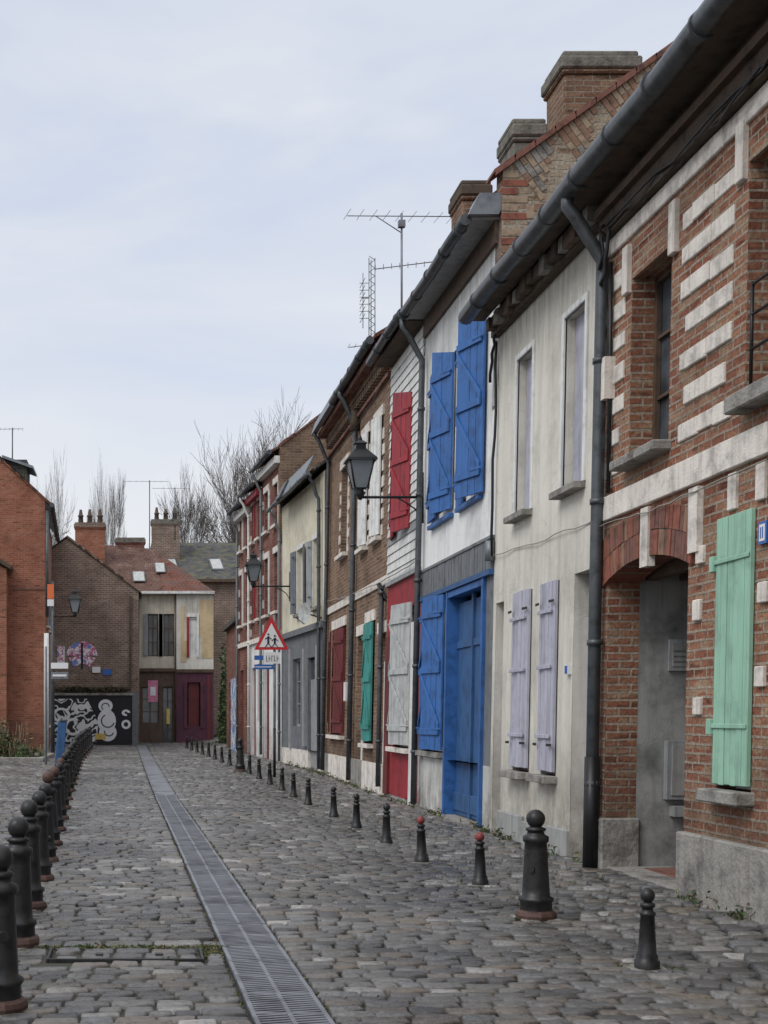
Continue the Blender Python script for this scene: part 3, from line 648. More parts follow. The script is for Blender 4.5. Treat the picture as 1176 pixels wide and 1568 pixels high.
# ---------------------------------------------------------------- HOUSES F, G, H
FF=Frame((4.4,31.2),(-.4,5.8),(5.8,.4),.0)
def houseF():
    e=empty('cream_house_with_grey_shopfront',(4.2,34,0)); w=MB(FF); L=5.81
    up=[(2.45,3.4,4.25,5.95),(.5,1.3,4.25,5.95)]; lo=[(3.05,4.1,1.3,3.1),(.85,2.05,-.3,3.05)]
    wall(w,0,L,3.75,7.45,up,M['yellow'],.18); wall(w,0,L,.7,3.75,[lo[0],(.85,2.05,.7,3.05)],M['greyb'],.18); wall(w,0,L,-.3,.7,[(.85,2.05,-.3,.7)],M['stone'],.18)
    shell(w,0.002,L-.002,7.45,4.5,.6,M['brickE']); w.build('walls',e)
    t=MB(FF)
    for o in up:
        window(t,*o,M['whitep'],.16); sill(t,o[0],o[1],o[2],M['stoneG']); t.box(o[0]-.1,o[0],-.03,0,o[2],o[3]+.12,M['whitep']); t.box(o[1],o[1]+.1,-.03,0,o[2],o[3]+.12,M['whitep']); t.box(o[0],o[1],-.03,0,o[3],o[3]+.12,M['whitep'])
    leaf(t,3.45,1,.48,4.3,5.95,M['greyb'],.1,3,brace=False); leaf(t,2.4,-1,.48,4.3,5.95,M['greyb'],.15,3,brace=False)
    leaf(t,1.35,1,.4,4.3,5.95,M['greyp'],.1,3,brace=False)
    window(t,*lo[0],M['greyp'],.16); t.box(.85,2.05,.08,.13,.1,2.5,M['greyp']); t.box(.85,2.05,.09,.13,2.5,3.0,M['glass'])
    t.box(0,L,-.1,0,3.7,3.85,M['greyb']); t.box(.5,.75,-.08,0,1.2,3.3,M['greyp']); t.box(2.2,2.4,-.08,0,.8,3.3,M['greyp']); t.box(4.3,4.5,-.05,0,.7,3.4,M['greyp'])
    t.build('windows_and_shopfront',e)
    t=MB(FF); roof(t,0,L,7.5,.6,4.5,M['slate'],over=.2); t.boxT(lambda a,b,c:(a,b+(c-7.4)*.5,c),.3,4.6,-.44,-.40,7.4,7.88,M['zincL']); t.boxT(lambda a,b,c:(a,b+(c-7.4)*.5,c),3.3,3.9,-.50,-.45,7.35,7.8,M['zinc'])
    gutter(t,0,L,7.38,-.4,.05,M['zincL']); downpipe(t,.25,.3,6.8,gz=7.4,r=.045,gd=-.3); downpipe(t,L-.1,.3,6.8,gz=7.4,r=.04,m=M['zincL'],gd=-.3); t.build('roof_and_gutter',e)
    e=empty('satellite_dish',FF.P((.3,-.4,4.0))); t=MB(FF)
    for i in range(14):
        a0=2*math.pi*i/14; a1=2*math.pi*(i+1)/14
        t.face([(.35,-.35,4.05),(.35+.27*math.cos(a0),-.42-.1*math.cos(a0),4.05+.27*math.sin(a0)),(.35+.27*math.cos(a1),-.42-.1*math.cos(a1),4.05+.27*math.sin(a1))],M['greyl'],True)
    t.tube([(.35,0,3.95),(.35,-.36,4.05)],.02,M['zinc'],6); t.tube([(.35,-.42,3.8),(.3,-.72,4.0)],.01,M['zinc'],5); t.build('dish_and_arm',e)
houseF()
GF=Frame((4.0,37.0),(-.65,7.5),(7.5,.65),0)
def houseG(name,s0,s1,ze,bm,panel,win):
    e=empty(name,GF.P(((s0+s1)/2,0,0))); w=MB(GF); ops=[]
    n=2; wd=(s1-s0)/n
    for k in range(n):
        a=s0+wd*k+wd*.28; b=a+wd*.44
        ops+=[(a,b,4.6,6.3),(a,b,7.1,8.3)]
    lo=[(s0+.4,s0+1.2,1.4,3.2),(s1-1.1,s1-.3,-.2,3.1)] if s1-s0>2.6 else [(s0+.2,s0+.9,1.4,3.2),(s1-1.0,s1-.3,-.2,3.1)]
    wall(w,s0,s1,3.9,ze,ops,bm,.18); wall(w,s0,s1,-.2,3.9,lo,panel,.18); shell(w,s0+.002,s1-.002,ze,4,.5,bm)
    w.build('walls',e)
    t=MB(GF)
    for o in ops: window(t,*o,win,.15); sill(t,o[0],o[1],o[2],M['stone']); t.box(o[0]-.1,o[1]+.1,-.04,0,o[3],o[3]+.18,M['stone']); t.box(o[0]-.14,o[0]-.02,-.04,0,o[2],o[3],win)
    window(t,*lo[0],win,.15); t.box(lo[1][0],lo[1][1],.08,.12,-.1,3.1,M['redD']); t.box(s0,s1,-.08,0,3.85,4.0,M['stone'])
    for k in range(6): z=4.1+k*.75; t.box(s1-.25,s1-.02,-.02,0,z,z+.25,M['stone'])
    t.build('windows_and_trim',e)
    t=MB(GF); roof(t,s0,s1,ze+.05,.5,4,M['tileB'],over=.3); gutter(t,s0,s1,ze+.05,-.35,.07,M['zinc']); downpipe(t,s1-.2,.4,ze-.6,gz=ze,r=.045,gd=-.35,m=M['whitep'] if win==M['red'] else M['zincL']); t.box(s0,s1,-.2,0,ze-.25,ze-.05,win); t.build('roof_and_gutter',e)
    return e
eg=houseG('tall_red_brick_house',0,3.0,9.0,M['brickR'],M['white'],M['whitep'])
t=MB(GF); f=lambda d:9.25+.76*d
for s in (-.05,.25): t.face([(s,-.05,6.5),(s,6,6.5),(s,6,f(3)),(s,3,f(3)),(s,-.05,9.25)],M['brickE'])
t.face([(-.05,-.05,6.5),(.25,-.05,6.5),(.25,-.05,9.25),(-.05,-.05,9.25)],M['brickE'])
t.face([(-.05,-.05,9.25),(.25,-.05,9.25),(.25,3,f(3)),(-.05,3,f(3))],M['soot'])
d=-.05
while d<3: t.boxT(lambda a,b,c,d=d:(-.1+b,d+a,f(d)+a*.76+c),0,.2,0,.4,0,.05+R.uniform(0,.05),M['brickR']); d+=.21
t.build('brick_gable',eg)
houseG('narrow_red_house',3.0,5.2,8.6,M['brickR'],M['white'],M['red'])
houseG('dark_brick_house',5.2,7.53,8.4,M['brickR'],M['brickR'],M['whitep'])
def houseH():
    e=empty('low_brick_outbuilding',(4.2,48,0)); w=MB(Frame((3.35,44.6),(-.05,6),(6,.05)))
    wall(w,0,5.5,0,4.8,[(3.2,4.2,.2,2.8)],M['brickR'],.15); w.face([(0,0,0),(0,5,0),(0,5,4.8),(0,0,4.8)],M['brickR']); w.face([(5.5,0,0),(5.5,5,0),(5.5,5,4.8),(5.5,0,4.8)],M['brickR'])
    w.box(.3,3,-.03,0,.3,2.9,M['grafB']); w.box(3.2,4.2,.08,.1,.2,2.8,M['redD']); w.box(-.05,5.6,-.15,5,4.8,4.95,M['slate'])
    w.build('walls_and_roof',e)
houseH()
# ---------------------------------------------------------------- end of street
def farcream():
    e=empty('cream_corner_house',(1.6,60,.4)); fr=Frame((0,60)); w=MB(fr)
    ua=[(.33,.82,4.3,6.25),(1.05,1.55,4.3,6.25)]; ub=[(2.22,2.58,4.3,6.0)]
    wall(w,-.05,1.65,3.7,7.15,ua,M['cream2'],.15); wall(w,1.65,3.35,3.7,7.25,ub,M['cream'],.15,d=-.15)
    w.face([(1.65,-.15,0),(1.65,0,0),(1.65,0,7.2),(1.65,-.15,7.2)],M['cream'])
    wall(w,-.05,1.65,.2,3.7,[(1.0,1.5,.3,2.9),(.05,.85,1.2,2.9)],M['brownw'],.15); wall(w,1.65,3.35,.2,3.7,[(2.15,2.75,1.1,3.1)],M['purple'],.15,d=-.15)
    w.face([(3.35,-.15,0),(3.35,8,0),(3.35,8,7.2),(3.35,-.15,7.2)],M['cream']); w.face([(-.05,0,0),(-.05,8,0),(-.05,8,7.2),(-.05,0,7.2)],M['cream'])
    for (x0,x1,z0,z1) in ((1.85,2.02,4.02,6.6),(2.8,3.33,4.2,6.9),(2.02,2.12,4.02,5.0),(2.7,2.8,5.2,6.9)): w.box(x0,x1,-.165,-.15,z0,z1,M['ochre'])
    w.build('walls',e)
    t=MB(fr)
    for o in ua: window(t,*o,M['brownw'],.13); t.box(o[0]-.2,o[0]-.02,-.04,0,o[2],o[3],M['greyp']); t.box(o[1]+.02,o[1]+.2,-.04,0,o[2],o[3],M['greyp'])
    t.box(ub[0][0]-.1,ub[0][0]+.02,-.2,-.15,4.25,6.1,M['red']); t.box(ub[0][0],ub[0][1],-.1,-.05,4.3,6.0,M['whitep']); t.box(2.58,2.68,-.2,-.15,4.25,6.1,M['whitep']); t.box(2.1,2.68,-.2,-.15,6.1,6.25,M['whitep'])
    window(t,1.0,1.5,.3,2.9,M['brownw'],.13,bars=3); window(t,.05,.85,1.2,2.9,M['brownw'],.13); t.box(.35,.8,-.03,-.005,2.2,3.2,M['pink']); t.box(.45,.7,-.035,-.03,2.5,2.9,M['signw'])
    t.box(2.2,2.7,-.02,.03,1.1,3.1,M['redD']); t.box(2.0,2.15,-.2,-.15,1.0,3.1,M['purple']); t.box(2.75,2.9,-.2,-.15,1.0,3.1,M['purple']); t.box(1.65,3.35,-.22,-.15,3.55,3.7,M['brownw']); t.box(3.05,3.2,-.2,-.15,.4,3.4,M['redD'])
    t.box(-.05,1.65,-.12,0,3.6,3.75,M['brownw']); t.box(1.2,1.35,-.05,-.0,1.2,1.9,M['yel'])
    t.tube([(1.62,-.1,.3),(1.62,-.1,7.1)],.05,M['brownw'],8); t.box(-.1,3.4,-.35,0,7.15,7.27,M['whitep'])
    t.build('windows_and_doors',e)
    t=MB(fr); T=M['tile']; TB=M['tileB']
    t.face([(-1.9,-.3,7.25),(3.45,-.35,7.2),(.6,4,9.75),(-1.9,4,9.95)],TB); t.face([(3.45,-.35,7.2),(3.45,8,7.2),(.6,4,9.75)],T)
    t.face([(1.0,-.32,7.27),(3.42,-.37,7.22),(1.3,2.6,9.0),(.9,2.6,9.0)],T)
    t.face([(-1.9,8,7.2),(3.45,8,7.2),(.6,4,9.75),(-1.9,4,9.95)],TB)
    def skyl(x,q,w=.5):
        z=7.25+q*.63; z2=7.25+(q+.8)*.63; t.face([(x-.05,-.35+q,z+.04),(x+w+.05,-.35+q,z+.04),(x+w*.9+.05,q+.55,z2+.07),(x-.1,q+.55,z2+.07)],M['zinc']); t.face([(x,-.3+q,z+.08),(x+w,-.3+q,z+.08),(x+w*.9,q+.5,z2+.08),(x-.05,q+.5,z2+.08)],M['greyl'])
    skyl(-.3,.8); skyl(.75,1.6,.4)
    t.build('roof',e)
    t=MB(W); chimney(t,-3.1,-1.7,62,62.7,8,10.75,M['brickL'],3,M['brickG']); chimney(t,-1.2,.2,64,64.6,9,10.3,M['brickR']); t.build('chimneys',e)
farcream()
def fargable():
    e=empty('brick_gable_house',(-2,57,.35)); fr=Frame((0,57)); w=MB(fr)
    w.face([(-5,0,0),(-.08,0,0),(-.08,0,7.0),(-3.2,0,9.35),(-5,0,8.0)],M['brickG']); w.face([(-.08,0,0),(-.08,3,0),(-.08,3,7),(-.08,0,7)],M['brickG'])
    w.face([(-5,0,0),(-5,8,0),(-5,8,8),(-5,0,8)],M['brickG']); w.build('walls',e)
    t=MB(fr); t.face([(0.05,-.08,6.95),(-3.2,-.08,9.42),(-3.2,6,9.42),(.05,6,6.95)],M['slate']); t.face([(-5,-.08,8.05),(-3.2,-.08,9.42),(-3.2,6,9.42),(-5,6,8.05)],M['slate'])
    x=-3.2
    while x<.02: t.boxT(lambda a,b,c,x=x:(x+a,b,9.35-(x+a+3.2)*.75+c),0,.12,-.1,.1,0,.1,M['soot'] if R.random()<.5 else M['brickG']); x+=.13
    t.build('roof',e)
    t=MB(fr)
    for i in range(9):
        a0=math.pi*i/9; a1=math.pi*(i+1)/9
        t.face([(-2.55,-.02,4.2),(-2.55+.68*math.cos(a0),-.02,4.2+.62*math.sin(a0)),(-2.55+.68*math.cos(a1),-.02,4.2+.62*math.sin(a1))],M['mural'])
    for s in (-1,1): t.face([(-2.55,-.025,4.2),(-2.55+s*.6,-.025,4.1),(-2.55+s*.35,-.025,3.7),(-2.55+s*.05,-.025,3.85)],M['mural'])
    t.box(-2.59,-2.5,-.035,-.025,3.6,4.75,M['blackw']); t.box(-3.62,-3.3,-.03,0,3.7,4.6,M['mural']); t.box(-1.65,-1.25,-.06,0,3.35,3.6,M['signb']); t.box(-2.1,-1.75,-.06,0,3.45,3.7,M['signw'])
    t.box(-3.9,-.4,-.1,0,2.72,2.84,M['brownw']); t.box(-.5,-.38,-.05,0,2.8,6.8,M['brownw'])
    t.build('wall_mural',e)
    t=MB(fr); foliage(t,(-2.2,-.1,2.62),(1.7,.12,.22),900,.06,[M['leafA'],M['soot'],M['leafC'],M['leafA']],0); t.build('climbing_plant',e)
fargable()
def grafwall():
    e=empty('graffiti_wall',(-2,56.3,.3)); t=MB(Frame((0,56.2))); t.box(-3.95,-.35,0,.2,0,2.45,M['blackw']); t.box(-4,-.3,-.05,.25,2.45,2.55,M['stoneG']); t.box(-.35,-.1,-.03,.2,0,2.6,M['greyb']); t.build('wall',e)
    t=MB(Frame((0,56.2)))
    def ring(x,z,r,r2,sx=1,m=None,d=-.01,a0=0,a1=2*math.pi,n=18):
        for i in range(n):
            p=a0+(a1-a0)*i/n; q=a0+(a1-a0)*(i+1)/n
            t.face([(x+sx*r*math.cos(p),d,z+r*math.sin(p)),(x+sx*r*math.cos(q),d,z+r*math.sin(q)),(x+sx*r2*math.cos(q),d,z+r2*math.sin(q)),(x+sx*r2*math.cos(p),d,z+r2*math.sin(p))],m or M['signw'])
    t.face([(-3.9,-.006,.45),(-1.9,-.006,.45),(-1.8,-.006,1.3),(-2.3,-.006,2.3),(-3.9,-.006,2.3)],M['graf'])
    ring(-1.45,1.35,.5,0,.8); ring(-1.5,2.0,.28,0,1.1,None,-.0115); ring(-1.4,.85,.38,0,1,None,-.013); ring(-1.4,1.35,.3,.25,1,M['blackw'],-.016,2,6); ring(-1.5,1.95,.18,.14,1,M['blackw'],-.017,0,4); ring(-1.35,.9,.22,.17,1,M['blackw'],-.018,3,6)
    t.box(-1.95,-1.5,-.02,-.006,.55,.8,M['yel'])
    ring(-.62,1.2,.2,.1); ring(-.62,1.7,.14,.05,1.3,None,-.01,0,5); ring(-3.4,1.6,.32,.22,1.2,M['signw'],-.014); ring(-2.9,1.1,.38,.26,1,M['signw'],-.016,1,6); ring(-3.5,.9,.3,.2,1,M['blackw'],-.018,0,5); ring(-2.5,1.8,.25,.15,1.4,M['signw'],-.014,0,4)
    t.build('painted_letters',e)
grafwall()
def slatehouse():
    e=empty('slate_roofed_house',(3,68,.4)); fr=Frame((0,68)); w=MB(fr); w.box(-1,5.6,0,7,0,8.6,M['brickG']); w.build('walls',e)
    t=MB(fr); t.face([(.2,-.3,8.5),(5.75,-.3,8.7),(5.75,4,11.1),(.6,4,11.1)],M['slate']); t.face([(.2,8,8.5),(5.75,8,8.5),(5.75,4,11.1),(.6,4,11.1)],M['slate']); t.box(.1,5.8,-.35,-.25,8.5,8.65,M['brownw'])
    for x in (1.35,3.75):
        f=lambda a,b,c,x=x:(x+a-.1*b,.7+b,9.18+b*.56+c); t.boxT(f,0,.7,0,1.3,.02,.08,M['zinc']); t.boxT(f,.08,.62,.1,1.2,.08,.1,M['greyl'])
    t.build('roof',e); c=MB(W); chimney(c,.6,2.1,70,70.7,9,12.1,M['brickG'],3); c.build('chimney',e)
slatehouse()
# ---------------------------------------------------------------- left side
def lefthouse():
    e=empty('red_brick_house',(-6,48,0)); fr=Frame((0,48)); w=MB(fr)
    w.face([(-12,0,0),(-3.5,0,0),(-3.5,0,9.5),(-5.3,0,11.1),(-12,0,8)],M['brickL'])
    w2=MB(Frame((-3.5,48),(-.4,10),(-10,-.4))); ops=[(1.5,2.6,1.2,3.4),(4.5,5.6,1.2,3.4),(1.5,2.6,5,7),(4.5,5.6,5,7)]
    wall(w2,0,10,0,9.3,ops,M['brickL'],.15); w2.box(7,9.5,-.04,0,.4,5,M['white'])
    for o in ops: window(w2,*o,M['whitep'],.12); sill(w2,o[0],o[1],o[2],M['stone']); w2.box(o[1]+.03,o[1]+.5,-.05,0,o[2],o[3],M['greyp'])
    gutter(w2,-.2,10,9.3,-.25,.09); w2.build('street_wall',e); w.build('gable_wall',e)
    t=MB(fr); t.face([(-3.25,-.15,9.35),(-5.3,-.15,11.25),(-5.3,9,11.25),(-3.6,9,9.35)],M['slate'])
    x=-5.5
    while x<-3.3: t.boxT(lambda a,b,c,x=x:(x+a,b,11.12-(x+a+5.3)*.9+c),0,.15,-.08,.1,0,.09,R.choice([M['brickL'],M['soot']])); x+=.155
    t.box(-5.0,-4.2,.3,1.6,9.8,11.05,M['slate']); t.boxT(lambda a,b,c:(a,b,c+(-(a+5))*.35),-5.1,-3.95,.1,1.8,11.05,11.15,M['zincL'])
    t.tube([(-3.42,-.06,5.2),(-3.42,-.06,9.1)],.06,M['zinc'],8); t.tube([(-3.45,-.1,.2),(-3.45,-.1,4.6)],.09,M['whitep'],8); t.box(-4.7,-3.5,-.03,0,6.2,6.28,M['brickR']); t.build('roof_and_pipes',e)
    e2=empty('brick_annexe',(-6,40,0)); w=MB(Frame((0,47.4))); w.face([(-14,0,0),(-4.86,0,0),(-4.86,0,6.9),(-14,0,11)],M['brickL']); w.face([(-4.86,0,0),(-4.86,.6,0),(-4.86,.6,6.9),(-4.86,0,6.9)],M['brickL'])
    w.boxT(lambda a,b,c:(a,b,c+(-(a+4.65))*.6),-14,-4.68,-.2,.6,6.85,7.0,M['soot']); w.build('walls_and_roof',e2)
lefthouse()
mb=MB(); foliage(mb,(-4.3,41,.2),(.8,.8,.95),1300,.075,[M['leafA'],M['leafB'],M['leafC'],M['leafC']],35); foliage(mb,(-3.5,40.2,.15),(.5,.4,.5),300,.07,[M['leafA'],M['leafB']],12); mb.build('flowerbed_shrubs')
mb=MB(); foliage(mb,(3.75,55,.3),(.55,1.6,3.6),2600,.11,[M['leafA'],M['leafB'],M['leafA']]); mb.build('ivy_hedge')
mb=MB(); mb.box(-6,-2.9,39.2,39.4,.0,.33,M['stoneG']); mb.box(-3.05,-2.9,39.4,44,.0,.33,M['stoneG']); mb.build('planter_kerb',bevel=.02)
mb=MB(); GR=[M['leafA'],M['leafB'],M['leafC']]
for _ in range(150):
    y=R.uniform(9,36); x=interp(y,[(31,4.33),(37,3.95)])-R.uniform(0,.06)
    if 10.6<y<12.5: continue
    foliage(mb,(x,y,gz(x,y)-.01),(.05,.09,.08*R.uniform(.5,1.8)),16,.022,GR)
for _ in range(110):
    x=R.uniform(-1,.6); foliage(mb,(x,9.03+R.uniform(-.03,.03),-.012),(.07,.02,.02),10,.014,GR)
for _ in range(110):
    y=R.uniform(6,22); x=drain_x(y)+R.choice((-.23,.23)); foliage(mb,(x,y,-.008),(.015,.06,.012),8,.012,GR)
for _ in range(200):
    foliage(mb,(drain_x(8.9)-.28+R.uniform(-.06,.05),R.uniform(8.7,9.1),-.012),(.03,.03,.012),8,.013,GR)
for _ in range(300):
    x,y=R.uniform(-3,4),R.uniform(6.5,22); foliage(mb,(x,y,gz(x,y)-.012),(.05,.015,.01),7,.011,GR)
for (x,y) in ((3.2,8.25),(3.12,10.3),(-.9,9.1),(-.95,10.8),(3.2,12.3)):
    for k in range(10): a=R.uniform(0,6.3); foliage(mb,(x+.17*math.cos(a),y+.17*math.sin(a),gz(x,y)-.01),(.03,.03,.02),8,.014,GR)
mb.build('pavement_weeds')
# ---------------------------------------------------------------- bollards
def sphere(r,zc,n=7): return [(max(.002,r*math.cos(a)),zc+r*math.sin(a)) for a in [(-1.15+ (math.pi/2+1.15)*i/n) for i in range(n+1)]]
def big(mat_top,m):
    b=MB(); b.lathe((0,0,0),[(.155,0),(.16,.03),(.15,.055),(.128,.07)],M['rust'],10,False); b.lathe((0,0,0),[(.21,-.02),(.205,.008)],M['stoneG'],4,False)
    b.lathe((0,0,0),[(.125,.06),(.122,.13),(.135,.145),(.135,.165),(.108,.18),(.104,.24),(.088,.54),(.086,.6),(.098,.61),(.1,.625),(.1,.65),(.07,.665),(.062,.69),(.075,.695),(.078,.715),(.05,.725),(.04,.74)],m,14)
    b.lathe((0,0,0),sphere(.074,.79),mat_top,14)
    for s in (-1,1): b.tube([(s*.08,0,.4),(s*.115,0,.4)],.03,m,8)
    return b
def small(mat_top):
    b=MB(); m=M['iron']; b.lathe((0,0,0),[(.078,0),(.078,.05),(.066,.06),(.066,.085),(.056,.1),(.043,.33),(.05,.335),(.05,.35),(.036,.358),(.034,.38),(.046,.385),(.046,.405),(.026,.415)],m,12)
    b.lathe((0,0,0),sphere(.045,.455),mat_top,12); b.lathe((0,0,0),[(.13,-.02),(.125,.006)],M['stoneG'],7,False); return b
protos={}
def place(kind,name,x,y,s=1):
    if kind not in protos:
        b={'bi':lambda:big(M['iron'],M['iron']),'br':lambda:big(M['rust'],M['iron']),'si':lambda:small(M['iron']),'sr':lambda:small(M['redtop'])}[kind]()
        o=b.build(name); protos[kind]=o.data
    else:
        o=bpy.data.objects.new(name,protos[kind]); scene.collection.objects.link(o)
    o.location=(x,y,gz(x,y)-.002); o.rotation_euler=(R.uniform(-.025,.025),R.uniform(-.03,.03),R.uniform(0,6)); o.scale=(s,s,s*R.uniform(.97,1.03))
for i,(x,y,k) in enumerate([(3.2,8.25,'si'),(3.2,12.3,'sr'),(3.06,14.2,'sr'),(3.05,16.2,'si'),(3.06,18.5,'si'),(3.02,20.4,'si'),(2.98,23.2,'si'),(2.97,25.3,'si'),(2.95,27.2,'si'),(2.9,29.2,'si'),(2.85,31.3,'si'),(2.8,33.6,'si')]): place(k,'small_cast_iron_bollard',x,y)
for y in [36,38,40,42,44,46,48,50,52]: place('si','small_cast_iron_bollard',interp(y,[(34,2.8),(44,2.3),(54,1.75)]),y)
place('bi','cast_iron_bollard',3.12,10.3)
place('bi','cast_iron_bollard',2.65,34.6,1.05)
lx=[(7,-.77),(10.7,-.93),(13.6,-1.02),(24,-1.4),(40,-1.9),(55,-2.0)]
for i,y in enumerate([7.1,9.1,10.8,12.6,14.2,16,18,20,22.2,24.5,27,29,31,33,35,37,39,41,43,45,47,49,51]): place('br' if i in (5,6,8) else 'bi','cast_iron_bollard',interp(y,lx),y,1.03)
# ---------------------------------------------------------------- lamps
def lantern(mb,x,y,z,s=1):
    K=M['black']
    def ring(w0,z0,w1,z1,m):
        for k in range(4):
            a=[(-1,-1),(1,-1),(1,1),(-1,1)][k]; b=[(-1,-1),(1,-1),(1,1),(-1,1)][(k+1)%4]
            mb.face([(x+a[0]*w0,y+a[1]*w0,z+z0),(x+b[0]*w0,y+b[1]*w0,z+z0),(x+b[0]*w1,y+b[1]*w1,z+z1),(x+a[0]*w1,y+a[1]*w1,z+z1)],m)
    mb.lathe((x,y,z),[(.03,-.08),(.05,-.03),(.09,.03),(.05,.07),(.10,.1)],K,8)
    ring(.10*s,.1,.19*s,.52,M['cloth']); ring(.24*s,.52,.22*s,.56,K); ring(.23*s,.55,.08*s,.72,K); ring(.08*s,.72,.08*s,.8,K); ring(.1*s,.8,.03*s,.86,K)
    ring(.24*s,.52,.02,.521,K)
    for a in ((-1,-1),(1,-1),(1,1),(-1,1)): mb.tube([(x+a[0]*.1*s,y+a[1]*.1*s,z+.1),(x+a[0]*.19*s,y+a[1]*.19*s,z+.53)],.016,K,5)
    mb.lathe((x,y,z),[(.02,.84),(.035,.88),(.005,.95)],K,8)
def bracket_lamp(x,y,z,xw):
    e=empty('street_lamp',(x,y,z)); t=MB(); lantern(t,x,y,z); t.build('lantern',e)
    t=MB(); K=M['black']; t.tube([(x,y,z-.04),(xw,y,z-.04)],.022,K,8); t.tube([(xw,y,z-.45),(xw,y,z+.35)],.025,K,8)
    s=1 if xw>x else -1
    t.tube([(xw,y,z-.4),(xw-s*.12,y,z-.22),(xw-s*.3,y,z-.1),(xw-s*.4,y,z-.05)],.012,K,6); t.build('wall_bracket',e); return e
bracket_lamp(3.47,20.62,5.08,4.45); bracket_lamp(3.08,35.6,5.15,4.08)
e=bracket_lamp(-2.25,45,5.05,-3.02); t=MB(); t.tube([(-3.02,45,.2),(-3.02,45,6.2)],[.07,.04],M['zinc'],8); t.box(-3.2,-2.98,44.9,44.93,5.6,6.1,M['orange']); t.box(-3.2,-2.98,44.9,44.93,5.35,5.58,M['signw']); t.build('pole',e)
# ---------------------------------------------------------------- signs
def schoolsign():
    x,y=3.27,32; g=gz(x,y); e=empty('school_crossing_sign',(x,y,g)); t=MB(); t.tube([(x+.02,y+.05,g-.05),(x+.02,y+.05,4.05)],.032,M['zincL'],10)
    t.tube([(x+.02,y+.05,g-.05),(x+.02,y+.05,g+1.2)],.036,M['black'],10); t.build('post',e)
    t=MB(); cx,cz=x-.06,3.2
    def tri(s,d,m):
        t.face([(cx-.42*s,y+d,cz+.24*(1-s)),(cx+.42*s,y+d,cz+.24*(1-s)),(cx,y+d,cz+.24+(.82-.24)*s)],m)
    tri(1,0,M['signr']); tri(.72,-.006,M['signw']); t.face([(cx-.42,y+.02,cz),(cx+.42,y+.02,cz),(cx,y+.02,cz+.82)],M['zincL'])
    for (px,h) in ((-.08,.28),(.08,.24)):
        t.lathe((cx+px,y-.012,cz+.10+h),[(.001,-.03),(.028,0),(.001,.03)],M['blackw'],6)
        t.boxT(lambda a,b,c,px=px:(cx+px+a,y-.014+b,cz+.07+c),-.024,.024,0,.004,.08,h-.02,M['blackw'])
        for s in (-1,1): t.boxT(lambda a,b,c,px=px,s=s:(cx+px+a+s*(.09-c)*.8,y-.014+b,cz+.07+c),-.012,.012,0,.004,.0,.09,M['blackw']); t.boxT(lambda a,b,c,px=px,s=s,h=h:(cx+px+c*s,y-.014+b,cz+.03+h-a-c*.6),-.012,.012,0,.004,.0,.08,M['blackw'])
    t.build('triangle_panel',e)
    t=MB(); t.box(cx-.17,cx+.22,y-.01,y+.01,2.86,3.14,M['signw'])
    for k in range(5): t.box(cx-.13+k*.065,cx-.13+k*.065+.012,y-.015,y-.011,2.92,3.06,M['blackw']); t.box(cx-.13+k*.065,cx-.13+k*.065+.045,y-.016,y-.0115,2.92+.06*(k%3),2.932+.06*(k%3),M['blackw'])
    t.box(cx-.42,cx-.2,y-.02,y-.012,2.95,3.06,M['signb']); t.box(cx-.42,cx+.05,y-.02,y-.012,2.72,2.84,M['signb']); t.box(cx-.40,cx+.0,y-.025,y-.021,2.77,2.79,M['signw']); t.build('name_panels',e)
schoolsign()
e=empty('street_name_sign',(-2.5,38,0)); t=MB(); t.tube([(-2.75,38,.1),(-2.75,38,3.6)],.035,M['zincL'],8); t.box(-2.6,-2.1,37.97,38,2.95,3.12,M['signw']); t.box(-2.6,-2.1,37.97,38,2.65,2.85,M['zincL']); t.box(-2.55,-2.15,37.96,37.97,2.72,2.78,M['signw']); t.build('post_and_panels',e,.004)
e=empty('blue_notice_board',(-2,30,0)); t=MB(); t.boxT(lambda a,b,c:(a+(c-.1)*.08,b,c),-2.0,-1.8,30,30.08,.05,1.45,M['blueD']); t.box(-2.05,-1.78,29.97,30.1,.0,.1,M['zinc']); t.box(-1.86,-1.68,29.98,30.1,1.45,1.5,M['zinc']); t.build('panel',e,.01)
# ---------------------------------------------------------------- antennas
def yagi(mb,x,y,z,L,n,el,ang=0):
    ca,sa=math.cos(ang),math.sin(ang); K=M['zincL']
    mb.tube([(x-L/2*ca,y-L/2*sa,z-.03),(x+L/2*ca,y+L/2*sa,z+.03)],.010,K,5)
    for i in range(n):
        t=-L/2+L*i/(n-1); px,py=x+t*ca,y+t*sa; mb.tube([(px+sa*el/2,py-ca*el/2,z),(px-sa*el/2,py+ca*el/2,z)],.005,K,4)
e=empty('tv_antenna',(4.66,23.3,8.4)); t=MB(); t.tube([(4.66,23.3,8.2),(4.66,23.3,10.55)],.02,M['zincL'],6); yagi(t,4.62,23.3,10.5,1.9,9,.5,.1); yagi(t,4.7,23.3,9.62,1.0,8,.3,-.2); t.tube([(4.2,23.3,10.5),(4.66,23.3,10.2)],.01,M['zincL'],5); t.box(4.6,4.72,23.25,23.35,10.3,10.42,M['zincL']); t.build('mast_and_elements',e)
e=empty('tv_antenna',(4.6,26,8.4)); t=MB()
for a in ((0,0),(.12,0),(.06,.1)): t.tube([(4.55+a[0],26+a[1],8.4),(4.55+a[0],26+a[1],10.7)],.01,M['zincL'],5)
for k in range(14): z=8.5+k*.16; t.tube([(4.55,26,z),(4.67,26,z+.08)],.007,M['zincL'],4); t.tube([(4.67,26,z+.08),(4.55,26,z+.16)],.007,M['zincL'],4)
t.tube([(4.55,26,9.9),(4.42,26,9.9)],.01,M['zincL'],4)
